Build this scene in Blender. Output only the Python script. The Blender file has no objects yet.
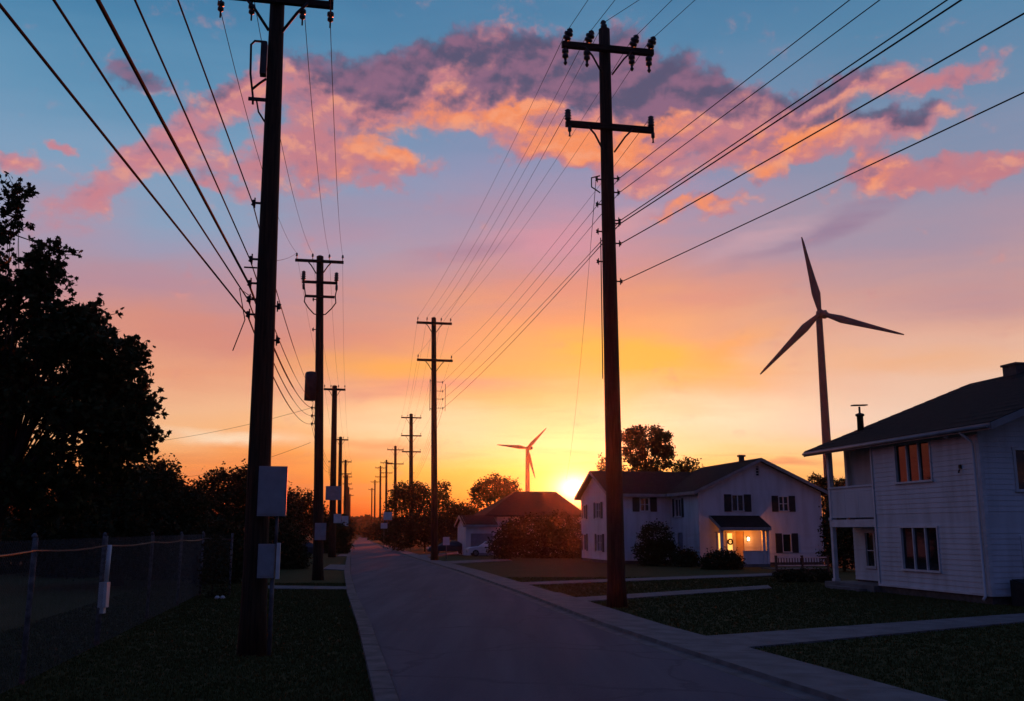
import bpy, math, random
from mathutils import Vector, Matrix, noise
random.seed(7)
R = math.radians
scene = bpy.context.scene
COL = scene.collection

# ------------------------------------------------------------------ camera
F, CX, CY, HOR, HC = 960.0, 512.0, 350.5, 530.0, 2.55
PITCH = math.atan((HOR - CY) / F)
cam_d = bpy.data.cameras.new('camera'); cam = bpy.data.objects.new('camera', cam_d); COL.objects.link(cam)
cam_d.sensor_width = 36.0; cam_d.lens = F / 1024.0 * 36.0
cam_d.clip_start = 0.1; cam_d.clip_end = 9000
cam.location = (0, 0, HC); cam.rotation_euler = (R(90) + PITCH, 0, 0)
scene.camera = cam
scene.view_settings.view_transform = 'Standard'; scene.view_settings.look = 'None'
scene.view_settings.exposure = 0.0; scene.view_settings.gamma = 1.0
scene.view_settings.use_curve_mapping = False
cP, sP = math.cos(PITCH), math.sin(PITCH)

def ray(px, py):                       # direction through a measured image point, scaled to y = 1
    a, b = (px - CX) / F, (CY - py) / F
    d = Vector((a, cP - b * sP, sP + b * cP))
    return d / d.y
def P(px, py, Y):
    d = ray(px, py); return Vector((d.x * Y, Y, HC + d.z * Y))
def G(px, py, z=0.0):
    d = ray(px, py); t = (z - HC) / d.z
    return Vector((d.x * t, t, z))
def azel(px, py):
    d = ray(px, py).normalized()
    return math.degrees(math.atan2(d.x, d.y)), math.degrees(math.asin(d.z))
def lin(c):
    return tuple(((v / 255.0) / 12.92 if v <= 10 else ((v / 255.0 + 0.055) / 1.055) ** 2.4) for v in c)

SUN_AZ, SUN_EL = azel(574, 488)
HAZE = 0.00008

# ------------------------------------------------------------------ sky
world = bpy.data.worlds.new('World'); scene.world = world; world.use_nodes = True
nt = world.node_tree; nt.nodes.clear(); L = nt.links.new
def N(t, **k):
    n = nt.nodes.new(t)
    for a, v in k.items(): setattr(n, a, v)
    return n
def M(op, a, b=None, c=None, clamp=False):
    n = N('ShaderNodeMath', operation=op, use_clamp=clamp)
    for i, v in enumerate((a, b, c)):
        if v is None: continue
        if isinstance(v, (int, float)): n.inputs[i].default_value = v
        else: L(v, n.inputs[i])
    return n.outputs[0]
def VM(op, a, b=None, c=None):
    n = N('ShaderNodeVectorMath', operation=op)
    for i, v in enumerate((a, b, c)):
        if v is None: continue
        if isinstance(v, tuple): n.inputs[i].default_value = v
        else: L(v, n.inputs[i])
    return n.outputs[1] if op == 'LENGTH' else n.outputs[0]
def SM(v, a, b, lo=0.0, hi=1.0):
    n = N('ShaderNodeMapRange', interpolation_type='SMOOTHSTEP')
    L(v, n.inputs[0])
    for i, x in enumerate((a, b, lo, hi)): n.inputs[i + 1].default_value = x
    return n.outputs[0]
def MIX(f, a, b, mode='MIX'):
    n = N('ShaderNodeMix', data_type='RGBA', blend_type=mode, clamp_factor=True)
    for i, v in ((0, f), (6, a), (7, b)):
        if isinstance(v, tuple): n.inputs[i].default_value = v if len(v) == 4 else (*v, 1)
        elif isinstance(v, (int, float)): n.inputs[i].default_value = v
        else: L(v, n.inputs[i])
    return n.outputs[2]
def NOISE(vec, scale, detail=3, rough=0.55, dist=0.0):
    n = N('ShaderNodeTexNoise'); L(vec, n.inputs['Vector'])
    n.inputs['Scale'].default_value = scale; n.inputs['Detail'].default_value = detail
    n.inputs['Roughness'].default_value = rough; n.inputs['Distortion'].default_value = dist
    return n
def RAMP(v, stops):
    n = N('ShaderNodeValToRGB'); L(v, n.inputs[0]); e = n.color_ramp.elements
    while len(e) > 1: e.remove(e[0])
    e[0].position = stops[0][0]; e[0].color = (*lin(stops[0][1]), 1)
    for p, c in stops[1:]:
        x = e.new(p); x.color = (*lin(c), 1)
    return n.outputs[0]

tc = N('ShaderNodeTexCoord'); sx = N('ShaderNodeSeparateXYZ')
nrm = VM('NORMALIZE', tc.outputs['Generated']); L(nrm, sx.inputs[0])
DEG = 180 / math.pi
az = M('MULTIPLY', M('ARCTAN2', sx.outputs[0], sx.outputs[1]), DEG)
el = M('MULTIPLY', M('ARCSINE', sx.outputs[2]), DEG)
cq = N('ShaderNodeCombineXYZ'); L(az, cq.inputs[0]); L(el, cq.inputs[1]); q = cq.outputs[0]

# thin high veil: long soft streaks bend the colour bands
streak = NOISE(VM('MULTIPLY', q, (0.035, 0.17, 1.0)), 1.0, 4, 0.55, 0.6).outputs['Fac']
streak2 = NOISE(VM('MULTIPLY', VM('ADD', q, (40.0, 13.0, 0.0)), (0.06, 0.38, 1.0)), 1.0, 4, 0.6, 0.5).outputs['Fac']
big = NOISE(VM('MULTIPLY', VM('ADD', q, (7.0, 3.0, 0.0)), (0.07, 0.09, 1.0)), 1.0, 2, 0.5, 0.3).outputs['Fac']
e2 = M('ADD', el, M('MULTIPLY', M('SUBTRACT', streak, 0.5), 4.5))
e2 = M('ADD', e2, M('MULTIPLY', M('SUBTRACT', streak2, 0.5), 3.0))
e2 = M('ADD', e2, M('MULTIPLY', M('SUBTRACT', big, 0.5), 4.0))
lowmask = SM(el, 1.0, 9.0, 0.25, 1.0)
e3 = M('ADD', M('MULTIPLY', e2, lowmask), M('MULTIPLY', el, M('SUBTRACT', 1.0, lowmask)))
def E(y): return (azel(512, y)[1]) / 90.0
pos = M('DIVIDE', e3, 90.0, clamp=True)
rampC = RAMP(pos, [(0.0, (225, 84, 30)), (E(508), (250, 130, 40)), (E(490), (254, 178, 64)), (E(470), (255, 205, 92)),
                   (E(447), (254, 220, 160)), (E(415), (252, 208, 150)), (E(370), (250, 180, 110)), (E(325), (238, 162, 116)),
                   (E(285), (214, 150, 140)), (E(240), (182, 150, 170)), (E(180), (146, 150, 184)), (E(110), (114, 146, 182)),
                   (E(40), (86, 136, 174)), (E(0), (76, 128, 168)), (0.55, (60, 92, 150)), (1.0, (58, 76, 140))])
rampL = RAMP(pos, [(0.0, (170, 48, 34)), (E(512), (214, 68, 40)), (E(490), (244, 116, 60)), (E(466), (250, 156, 84)),
                   (E(440), (250, 188, 132)), (E(420), (246, 190, 146)), (E(385), (236, 164, 130)), (E(350), (218, 148, 132)),
                   (E(305), (188, 146, 158)), (E(268), (160, 157, 184)), (E(235), (140, 164, 194)), (E(190), (128, 162, 194)), (E(120), (100, 150, 186)),
                   (E(50), (76, 134, 174)), (E(0), (66, 124, 166)), (0.55, (58, 92, 150)), (1.0, (58, 76, 140))])
rampR = RAMP(pos, [(0.0, (215, 104, 60)), (E(500), (246, 150, 84)), (E(475), (252, 190, 116)), (E(452), (252, 214, 164)),
                   (E(425), (242, 208, 184)), (E(395), (240, 194, 168)), (E(350), (228, 174, 154)), (E(310), (206, 158, 154)),
                   (E(265), (174, 150, 168)), (E(210), (148, 150, 176)), (E(140), (112, 143, 176)), (E(60), (86, 135, 172)),
                   (E(0), (74, 126, 166)), (0.55, (58, 90, 150)), (1.0, (58, 76, 140))])
rampB = RAMP(pos, [(0.0, (48, 54, 86)), (0.08, (60, 69, 110)), (0.2, (62, 77, 127)), (0.45, (58, 80, 136)), (1.0, (58, 76, 140))])
base = MIX(SM(az, 1.0, -17.0), rampC, rampL)
base = MIX(SM(az, 5.0, 22.0), base, rampR)
dz = M('ABSOLUTE', M('SUBTRACT', az, SUN_AZ))
base = MIX(M('MULTIPLY', SM(az, -30.0, -44.0), SM(el, 16.0, 6.0)), base, lin((222, 96, 78)))
base = MIX(SM(dz, 55.0, 92.0), base, rampB)
# pale wisps and orange bars low over the horizon
wisp = SM(NOISE(VM('MULTIPLY', VM('ADD', q, (11.0, 5.0, 0.0)), (0.05, 0.5, 1.0)), 1.0, 5, 0.6, 0.8).outputs['Fac'], 0.5, 0.72)
base = MIX(M('MULTIPLY', wisp, SM(M('ABSOLUTE', M('SUBTRACT', el, 8.0)), 8.0, 2.0, 0.0, 0.30)), base, lin((236, 150, 118)))
bar = SM(NOISE(VM('MULTIPLY', VM('ADD', q, (3.0, 21.0, 0.0)), (0.06, 0.9, 1.0)), 1.0, 4, 0.55, 0.5).outputs['Fac'], 0.52, 0.66)
base = MIX(M('MULTIPLY', bar, SM(M('ABSOLUTE', M('SUBTRACT', el, 3.6)), 3.0, 0.6, 0.0, 0.40)), base, lin((226, 138, 92)))

# broad soft veils of lit and shaded high cloud
wb = NOISE(VM('MULTIPLY', q, (0.10, 0.30, 1.0)), 1.0, 4, 0.6).outputs['Color']
qb = VM('ADD', q, VM('MULTIPLY', VM('SUBTRACT', wb, (0.5, 0.5, 0.5)), (7.0, 2.6, 0.0)))
tex = NOISE(VM('MULTIPLY', q, (0.09, 0.55, 1.0)), 1.0, 5, 0.62, 0.4).outputs['Fac']
for (px, py, rx, ry, rot_, w_, c_) in [
    (430, 362, 190, 20, 0, .60, (253, 176, 88)), (640, 358, 160, 25, -6, .75, (255, 188, 80)), (740, 342, 70, 13, 20, .45, (255, 174, 96)),
    (400, 388, 170, 13, 2, .60, (224, 152, 132)), (250, 330, 170, 28, 0, .40, (220, 140, 124)), (420, 425, 160, 19, 0, .50, (252, 222, 176)), (235, 440, 70, 9, 0, .60, (255, 228, 194)),
    (370, 447, 80, 8, 0, .55, (236, 160, 108)), (700, 415, 160, 28, 0, .60, (254, 228, 190)), (900, 418, 150, 18, 0, .55, (244, 214, 190)), (900, 362, 170, 15, -4, .50, (242, 182, 140)),
    (960, 300, 150, 22, 0, .40, (192, 148, 156)), (850, 216, 140, 12, 18, .55, (152, 128, 156)), (760, 236, 100, 9, 14, .40, (204, 166, 178)), (720, 292, 130, 16, 8, .45, (222, 150, 136)),
    (560, 240, 110, 36, 0, .60, (212, 150, 166)), (330, 235, 110, 20, 6, .40, (196, 148, 166)), (640, 225, 60, 12, 8, .5, (226, 160, 160)), (470, 205, 110, 16, 0, .4, (176, 146, 170)), (150, 285, 150, 20, 0, .45, (186, 144, 160)), (60, 212, 80, 36, 0, .40, (190, 146, 164)), (350, 215, 140, 34, 0, .45, (164, 148, 174)),
    (460, 255, 80, 13, 10, .50, (170, 130, 154)), (560, 290, 120, 16, 4, .45, (226, 150, 132)), (785, 463, 60, 4.5, 0, .60, (226, 154, 108)), (500, 480, 80, 6, 0, .45, (252, 176, 74)), (640, 200, 160, 30, 0, .40, (176, 150, 178))]:
    a_, e_ = azel(px, py)
    m_ = N('ShaderNodeMapping', vector_type='TEXTURE'); L(VM('MULTIPLY_ADD', base, (1e-7, 1e-7, 0.0), qb), m_.inputs[0])
    m_.inputs[1].default_value = (a_, e_, 0); m_.inputs[2].default_value = (0, 0, R(rot_)); m_.inputs[3].default_value = (rx * 1.15 / F * DEG, ry * 1.35 / F * DEG, 1)
    v_ = M('MULTIPLY', SM(VM('LENGTH', m_.outputs[0]), 0.0, 1.0, w_ * 1.55, 0.0), SM(tex, 0.30, 0.62, 0.45, 1.1))
    base = MIX(v_, base, lin(c_))

# cumulus arch: centres, radii and tilt in degrees of azimuth / elevation
warpA = NOISE(q, 0.16, 3, 0.55).outputs['Color']
warpB = NOISE(q, 0.62, 4, 0.6).outputs['Color']
qw = VM('ADD', q, VM('MULTIPLY', VM('SUBTRACT', warpA, (0.5, 0.5, 0.5)), (5.0, 3.0, 0.0)))
qw = VM('ADD', qw, VM('MULTIPLY', VM('SUBTRACT', warpB, (0.5, 0.5, 0.5)), (2.4, 1.9, 0.0)))
def field(blobs, grow=1.0):
    acc = None
    for (px, py, rx, ry, rot, w) in blobs:
        a, e = azel(px, py)
        ra = abs(azel(px + rx, py)[0] - azel(px - rx, py)[0]) / 2
        re = abs(azel(px, py + ry)[1] - azel(px, py - ry)[1]) / 2
        m = N('ShaderNodeMapping', vector_type='TEXTURE')
        L(qw if acc is None else VM('MULTIPLY_ADD', acc, (1e-7, 1e-7, 0.0), qw), m.inputs[0])      # one blob after another
        m.inputs[1].default_value = (a, e, 0); m.inputs[2].default_value = (0, 0, R(rot)); m.inputs[3].default_value = (ra * grow, re * grow, 1)
        v = SM(VM('LENGTH', m.outputs[0]), 0.0, 1.0, w, 0.0)
        acc = v if acc is None else M('ADD', acc, v)
    return acc
COVER = [  # x, y, rx, ry, tilt, weight
    (30, 160, 66, 18, -4, .95), (76, 143, 18, 10, 0, .9), (100, 190, 46, 26, 20, .85), (60, 215, 80, 40, 10, .42),
    (128, 76, 66, 22, -8, .8), (150, 160, 70, 30, 28, 1.0), (205, 120, 75, 34, 30, 1.0), (255, 90, 60, 40, 20, .9),
    (215, 170, 80, 26, 12, .85), (300, 150, 80, 46, 5, 1.0), (355, 160, 90, 30, -4, 1.0), (408, 162, 44, 18, 0, .9), (390, 186, 40, 12, 0, .55),
    (310, 80, 60, 46, 0, .9), (370, 100, 100, 60, 10, 1.2), (420, 70, 90, 50, 14, 1.1), (480, 75, 110, 62, 4, 1.3), (500, 115, 80, 40, 0, .9),
    (560, 70, 110, 62, 0, 1.3), (620, 80, 110, 66, -6, 1.3), (550, 140, 80, 34, 0, 1.0), (610, 150, 90, 40, 0, 1.0),
    (690, 100, 100, 56, -14, 1.2), (670, 150, 90, 34, -6, .95), (640, 178, 70, 22, 0, .6),
    (760, 115, 90, 44, -14, 1.0), (740, 140, 90, 30, -5, .9), (850, 92, 120, 26, 4, 1.1), (950, 80, 76, 18, 6, 1.1),
    (820, 136, 120, 28, 3, 1.15), (910, 128, 60, 26, 10, .95), (880, 165, 56, 28, -30, 1.0), (930, 172, 100, 24, -2, 1.2), (1010, 168, 70, 20, 6, 1.1),
    (757, 172, 42, 16, -6, .95), (700, 203, 70, 12, 0, .85), (722, 213, 30, 7, 0, .6), (850, 172, 26, 13, 0, .6), (670, 185, 50, 14, 0, .5), (545, 155, 60, 20, 0, .6), (590, 165, 50, 14, 0, .5), (230, 190, 60, 12, 4, .55), (300, 185, 60, 14, 0, .5)]
SHADE = [
    (128, 76, 70, 26, -8, 1.2), (360, 66, 90, 36, 4, 1.0), (300, 52, 50, 26, 0, .9), (390, 92, 56, 34, 10, .7), (440, 46, 70, 30, 14, 1.0), (440, 34, 90, 18, 8, .9), (600, 34, 120, 22, 0, .9), (690, 58, 60, 30, -20, .8), (640, 72, 100, 36, 0, .4),
    (480, 90, 60, 30, 0, .7), (530, 60, 100, 46, 0, 1.1), (600, 75, 110, 50, -4, 1.2), (660, 80, 80, 44, -12, 1.1), (560, 100, 80, 30, 0, .6), (700, 92, 70, 34, -20, .8),
    (640, 112, 60, 24, 0, .5), (840, 84, 90, 20, 4, 1.0), (770, 90, 60, 22, -10, .6), (895, 118, 60, 26, -6, .95), (830, 112, 80, 16, 4, .7), (760, 108, 50, 16, -8, .4), (215, 95, 60, 24, 30, .5)]
WARM = [
    (400, 140, 80, 40, -8, 1.0), (440, 105, 50, 26, 0, .7), (510, 120, 90, 24, 0, .9), (560, 145, 90, 30, 0, .9), (650, 125, 90, 30, -8, .7), (670, 105, 60, 24, 0, .5),
    (790, 132, 120, 26, 2, 1.0), (750, 170, 60, 20, 0, .9), (880, 168, 60, 24, -20, .7), (700, 203, 70, 14, 0, .8), (620, 155, 80, 34, 0, .8), (340, 170, 60, 24, 0, .35)]
qs = VM('ADD', q, VM('MULTIPLY', VM('SUBTRACT', warpA, (0.5, 0.5, 0.5)), (2.0, 1.2, 0.0)))
def fb(dx_, dy_): return NOISE(VM('MULTIPLY', VM('ADD', qs, (dx_, dy_, 0.0)), (1.0, 1.5, 1.0)), 0.34, 5, 0.52, 0.0).outputs['Fac']
def fs(dx_, dy_): return NOISE(VM('MULTIPLY', VM('ADD', qs, (31.0 + dx_, dy_, 0.0)), (1.0, 1.3, 1.0)), 1.3, 4, 0.5, 0.0).outputs['Fac']
fbm = fb(0.0, 0.0); fine = fs(0.0, 0.0)
relief = M('ADD', M('SUBTRACT', fbm, fb(0.3, -0.7)), M('MULTIPLY', M('SUBTRACT', fine, fs(0.12, -0.3)), 0.28))     # undersides that face the low sun
dens = M('ADD', field(COVER, 1.10), M('MULTIPLY', M('SUBTRACT', fbm, 0.5), 1.7))
dens = M('ADD', dens, M('MULTIPLY', M('SUBTRACT', fine, 0.5), 0.65))
alpha = SM(dens, 0.16, 0.68)
shade = M('ADD', M('MULTIPLY', field(SHADE), 1.35), M('MULTIPLY', M('SUBTRACT', fbm, 0.5), 0.9))
shade = M('ADD', shade, M('MULTIPLY', relief, -1.7))
sh = SM(shade, 0.1, 0.95)
wm = SM(M('ADD', field(WARM), M('MULTIPLY', relief, 1.8)), 0.1, 1.0)
lit = MIX(wm, lin((200, 128, 138)), lin((253, 148, 96)))
lit = MIX(SM(az, -10.0, -22.0, 0.0, 0.6), lit, lin((210, 134, 146)))
lit = MIX(SM(relief, 0.02, 0.20, 0.0, 0.45), lit, lin((252, 172, 138)))
lit = MIX(SM(relief, -0.02, -0.20, 0.0, 0.55), lit, lin((160, 116, 142)))
dark = MIX(SM(relief, -0.16, 0.14), lin((88, 84, 114)), lin((142, 102, 130)))
cloud = MIX(sh, lit, dark)
alpha = M('MULTIPLY', alpha, SM(dens, 0.2, 1.2, 0.55, 0.97))
base = MIX(alpha, base, cloud)

# sun and the glow round it
sdir = Vector((math.sin(R(SUN_AZ)) * math.cos(R(SUN_EL)), math.cos(R(SUN_AZ)) * math.cos(R(SUN_EL)), math.sin(R(SUN_EL))))
dx = M('SUBTRACT', az, SUN_AZ); dy = M('MULTIPLY', M('SUBTRACT', el, SUN_EL), 1.35)
rr = M('SQRT', M('ADD', M('MULTIPLY', dx, dx), M('MULTIPLY', dy, dy)))
g1 = M('POWER', 2.718, M('MULTIPLY', rr, -0.62))
g2 = M('POWER', 2.718, M('MULTIPLY', rr, -0.22))
def SCALE(col, f):
    n = N('ShaderNodeVectorMath', operation='SCALE'); 
    if isinstance(col, tuple): n.inputs[0].default_value = col
    else: L(col, n.inputs[0])
    L(f, n.inputs['Scale']) if not isinstance(f, float) else setattr(n.inputs['Scale'], 'default_value', f)
    return n.outputs[0]
front = SM(dz, 70.0, 40.0)
out = VM('ADD', base, SCALE((1.0, 0.50, 0.10), M('MULTIPLY', M('MULTIPLY', g2, front), 0.13)))
out = VM('ADD', out, SCALE((1.6, 1.0, 0.36), M('MULTIPLY', M('MULTIPLY', g1, front), 0.95)))
out = VM('ADD', out, SCALE((2.6, 2.0, 1.1), M('MULTIPLY', M('POWER', 2.718, M('MULTIPLY', M('MULTIPLY', rr, rr), -1.1)), front)))
sky = N('ShaderNodeTexSky', sky_type='NISHITA'); sky.sun_disc = False
sky.sun_elevation = R(SUN_EL); sky.sun_rotation = R(SUN_AZ)
bgN = N('ShaderNodeBackground'); L(sky.outputs[0], bgN.inputs[0]); bgN.inputs[1].default_value = 0.05
bg = N('ShaderNodeBackground'); L(out, bg.inputs[0]); bg.inputs[1].default_value = 1.0
mx = N('ShaderNodeMixShader'); mx.inputs[0].default_value = 0.06
L(bg.outputs[0], mx.inputs[1]); L(bgN.outputs[0], mx.inputs[2])
wo = N('ShaderNodeOutputWorld'); L(mx.outputs[0], wo.inputs[0])
world.cycles.sampling_method = 'MANUAL'; world.cycles.sample_map_resolution = 1024

# ------------------------------------------------------------------ sun
sl = bpy.data.lights.new('sun', 'SUN'); sun = bpy.data.objects.new('sun', sl); COL.objects.link(sun)
sl.energy = 2.4; sl.angle = R(0.5); sl.color = (1.0, 0.12, 0.025)
sun.rotation_euler = (-sdir).to_track_quat('-Z', 'Y').to_euler()

# ------------------------------------------------------------------ materials
def mat(name, col, rough=0.8, col2=None, scale=4.0, stretch=(1, 1, 1), bump=0.0, metal=0.0, spec=0.3, detail=5, lo=0.35, hi=0.65, bscale=None):
    m = bpy.data.materials.new(name); m.use_nodes = True; t = m.node_tree; b = t.nodes['Principled BSDF']
    b.inputs['Base Color'].default_value = (*col, 1); b.inputs['Roughness'].default_value = rough
    b.inputs['Metallic'].default_value = metal; b.inputs['Specular IOR Level'].default_value = spec
    tcn = t.nodes.new('ShaderNodeTexCoord'); mp = t.nodes.new('ShaderNodeMapping'); mp.inputs[3].default_value = stretch
    t.links.new(tcn.outputs['Object'], mp.inputs[0])
    nz = t.nodes.new('ShaderNodeTexNoise'); nz.inputs['Scale'].default_value = scale; nz.inputs['Detail'].default_value = detail
    t.links.new(mp.outputs[0], nz.inputs['Vector'])
    if col2:
        mr = t.nodes.new('ShaderNodeMapRange'); t.links.new(nz.outputs['Fac'], mr.inputs[0])
        mr.inputs[1].default_value = lo; mr.inputs[2].default_value = hi
        mxn = t.nodes.new('ShaderNodeMix'); mxn.data_type = 'RGBA'
        mxn.inputs[6].default_value = (*col, 1); mxn.inputs[7].default_value = (*col2, 1)
        t.links.new(mr.outputs[0], mxn.inputs[0]); t.links.new(mxn.outputs[2], b.inputs['Base Color'])
    if bump:
        src = nz
        if bscale:
            src = t.nodes.new('ShaderNodeTexNoise'); src.inputs['Scale'].default_value = bscale; src.inputs['Detail'].default_value = 6
            t.links.new(mp.outputs[0], src.inputs['Vector'])
        bp = t.nodes.new('ShaderNodeBump'); bp.inputs['Strength'].default_value = bump; bp.inputs['Distance'].default_value = 0.05
        t.links.new(src.outputs['Fac'], bp.inputs['Height']); t.links.new(bp.outputs[0], b.inputs['Normal'])
    return m
def emat(name, col, strength):
    m = mat(name, col, 0.5, tuple(c * 0.6 for c in col), 3.0)
    b = m.node_tree.nodes['Principled BSDF']
    b.inputs['Emission Color'].default_value = (*col, 1); b.inputs['Emission Strength'].default_value = strength
    return m
MT = {
    'grass': mat('lawn_soil', (0.044, 0.046, 0.014), 0.95, (0.056, 0.054, 0.018), 0.6, bump=0.6, bscale=9.0, spec=0.05),
    'blade': mat('grass_blade', (0.058, 0.064, 0.017), 0.85, (0.078, 0.074, 0.023), 0.5, spec=0.1),
    'asphalt': None,
    'concrete': mat('concrete', (0.17, 0.16, 0.155), 0.9, (0.11, 0.105, 0.10), 1.6, bump=0.35, bscale=14, spec=0.15),
    'kerb': mat('kerb_concrete', (0.15, 0.14, 0.135), 0.9, (0.09, 0.085, 0.08), 2.2, bump=0.35, bscale=12, spec=0.15),
    'dirt': mat('dirt', (0.05, 0.035, 0.022), 0.95, (0.03, 0.022, 0.014), 3.0, bump=0.5, spec=0.05),
    'wood': mat('pole_wood', (0.055, 0.032, 0.020), 0.85, (0.022, 0.014, 0.010), 5.0, (4, 4, 0.25), bump=0.7, spec=0.15),
    'arm': mat('arm_wood', (0.045, 0.030, 0.022), 0.85, (0.022, 0.016, 0.012), 5.0, (0.4, 4, 4), bump=0.5, spec=0.15),
    'iron': mat('dark_iron', (0.045, 0.043, 0.045), 0.6, (0.030, 0.022, 0.018), 8.0, metal=0.5),
    'porcelain': mat('porcelain', (0.045, 0.028, 0.022), 0.35, (0.03, 0.02, 0.016), 9.0, spec=0.4),
    'galv': mat('galvanised', (0.13, 0.13, 0.14), 0.6, (0.08, 0.08, 0.085), 7.0, metal=0.3),
    'oldpost': mat('weathered_post', (0.13, 0.125, 0.13), 0.7, (0.05, 0.045, 0.045), 9.0, lo=.4, hi=.6),
    'glintrail': mat('glint_red_rail', (0.055, 0.022, 0.02), 0.55, (0.06, 0.03, 0.025), 7.0),  # rail's base colour reddened to stand in for the sunset sky's glint
    'chain': mat('chain_wire', (0.10, 0.10, 0.105), 0.6, (0.06, 0.055, 0.05), 7.0, metal=0.2),
    'eave': mat('eave_paint', (0.26, 0.255, 0.25), 0.6, (0.19, 0.185, 0.18), 2.0),
    'greybox': mat('grey_cabinet', (0.30, 0.31, 0.33), 0.55, (0.23, 0.24, 0.25), 2.5, bump=0.05),
    'whitebox': mat('white_plate', (0.62, 0.62, 0.60), 0.55, (0.50, 0.49, 0.46), 3.0),
    'can': mat('transformer_can', (0.045, 0.047, 0.05), 0.6, (0.03, 0.03, 0.03), 4.0),
    'wire': mat('wire_rubber', (0.012, 0.012, 0.013), 0.8, (0.02, 0.02, 0.02), 3.0, spec=0.1),
    'siding': mat('white_siding', (0.56, 0.57, 0.59), 0.7, (0.41, 0.41, 0.41), 0.9, (2.2, 2.2, 0.4), bump=0.12, bscale=6, spec=0.2, lo=0.42, hi=0.78),
    'trim': mat('white_trim', (0.60, 0.60, 0.61), 0.6, (0.46, 0.46, 0.46), 2.0),
    'shingle': mat('dark_shingle', (0.016, 0.014, 0.014), 0.95, (0.026, 0.022, 0.021), 3.5, (1, 1, 1), bump=0.8, bscale=9, spec=0.08),
    'glass': mat('window_glass', (0.010, 0.011, 0.013), 0.04, (0.016, 0.017, 0.018), 1.2, spec=0.5),
    'shutter': mat('dark_shutter', (0.030, 0.028, 0.030), 0.8, (0.020, 0.018, 0.018), 6.0),
    'curtain': mat('curtain', (0.20, 0.19, 0.18), 0.9, (0.12, 0.12, 0.11), 5.0, (6, 6, 0.2)),
    'brick': mat('foundation', (0.10, 0.085, 0.075), 0.9, (0.06, 0.05, 0.045), 4.0, bump=0.4),
    'door': mat('door_paint', (0.20, 0.20, 0.24), 0.5, (0.15, 0.15, 0.18), 2.0),
    'hatch': mat('dark_boards', (0.03, 0.026, 0.024), 0.85, (0.018, 0.016, 0.015), 4.0, (5, 1, 1), bump=0.3),
    'deck': mat('deck_wood', (0.10, 0.075, 0.055), 0.85, (0.06, 0.045, 0.035), 4.0, (1, 5, 5), bump=0.3),
    'leaf': mat('maple_leaf', (0.022, 0.034, 0.010), 0.8, (0.05, 0.05, 0.018), 0.9, spec=0.1),
    'leafdark': mat('dark_leaf', (0.020, 0.028, 0.010), 0.8, (0.040, 0.038, 0.015), 0.8, spec=0.1),
    'leafred': mat('rusty_leaf', (0.050, 0.034, 0.014), 0.8, (0.030, 0.030, 0.010), 0.8, spec=0.1),
    'bark': mat('bark', (0.045, 0.035, 0.026), 0.95, (0.025, 0.02, 0.015), 6.0, (3, 3, 0.4), bump=0.8, spec=0.1),
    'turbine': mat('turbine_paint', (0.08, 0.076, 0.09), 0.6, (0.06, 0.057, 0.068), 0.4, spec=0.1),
    'carwhite': mat('car_white', (0.66, 0.66, 0.66), 0.25, (0.56, 0.56, 0.55), 1.0, spec=0.5),
    'cardark': mat('car_dark', (0.03, 0.035, 0.05), 0.25, (0.02, 0.022, 0.03), 1.0, spec=0.5),
    'tyre': mat('tyre', (0.015, 0.015, 0.015), 0.9, (0.02, 0.02, 0.02), 8.0),
    'hills': mat('far_wood', (0.020, 0.024, 0.012), 0.95, (0.035, 0.03, 0.016), 0.05, spec=0.05),
    'stone': mat('white_stone', (0.55, 0.54, 0.52), 0.8, (0.4, 0.39, 0.37), 6.0),
    'lampglow': emat('lamp_glow', (1.0, 0.62, 0.25), 9.0),
    'litpane': emat('lit_pane', (1.0, 0.50, 0.12), 1.5),
    'warmwall': mat('porch_wall', (0.52, 0.36, 0.22), 0.7, (0.42, 0.28, 0.17), 2.0),
    'wreath': mat('wreath', (0.03, 0.04, 0.015), 0.9, (0.05, 0.02, 0.01), 8.0),
}
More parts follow.
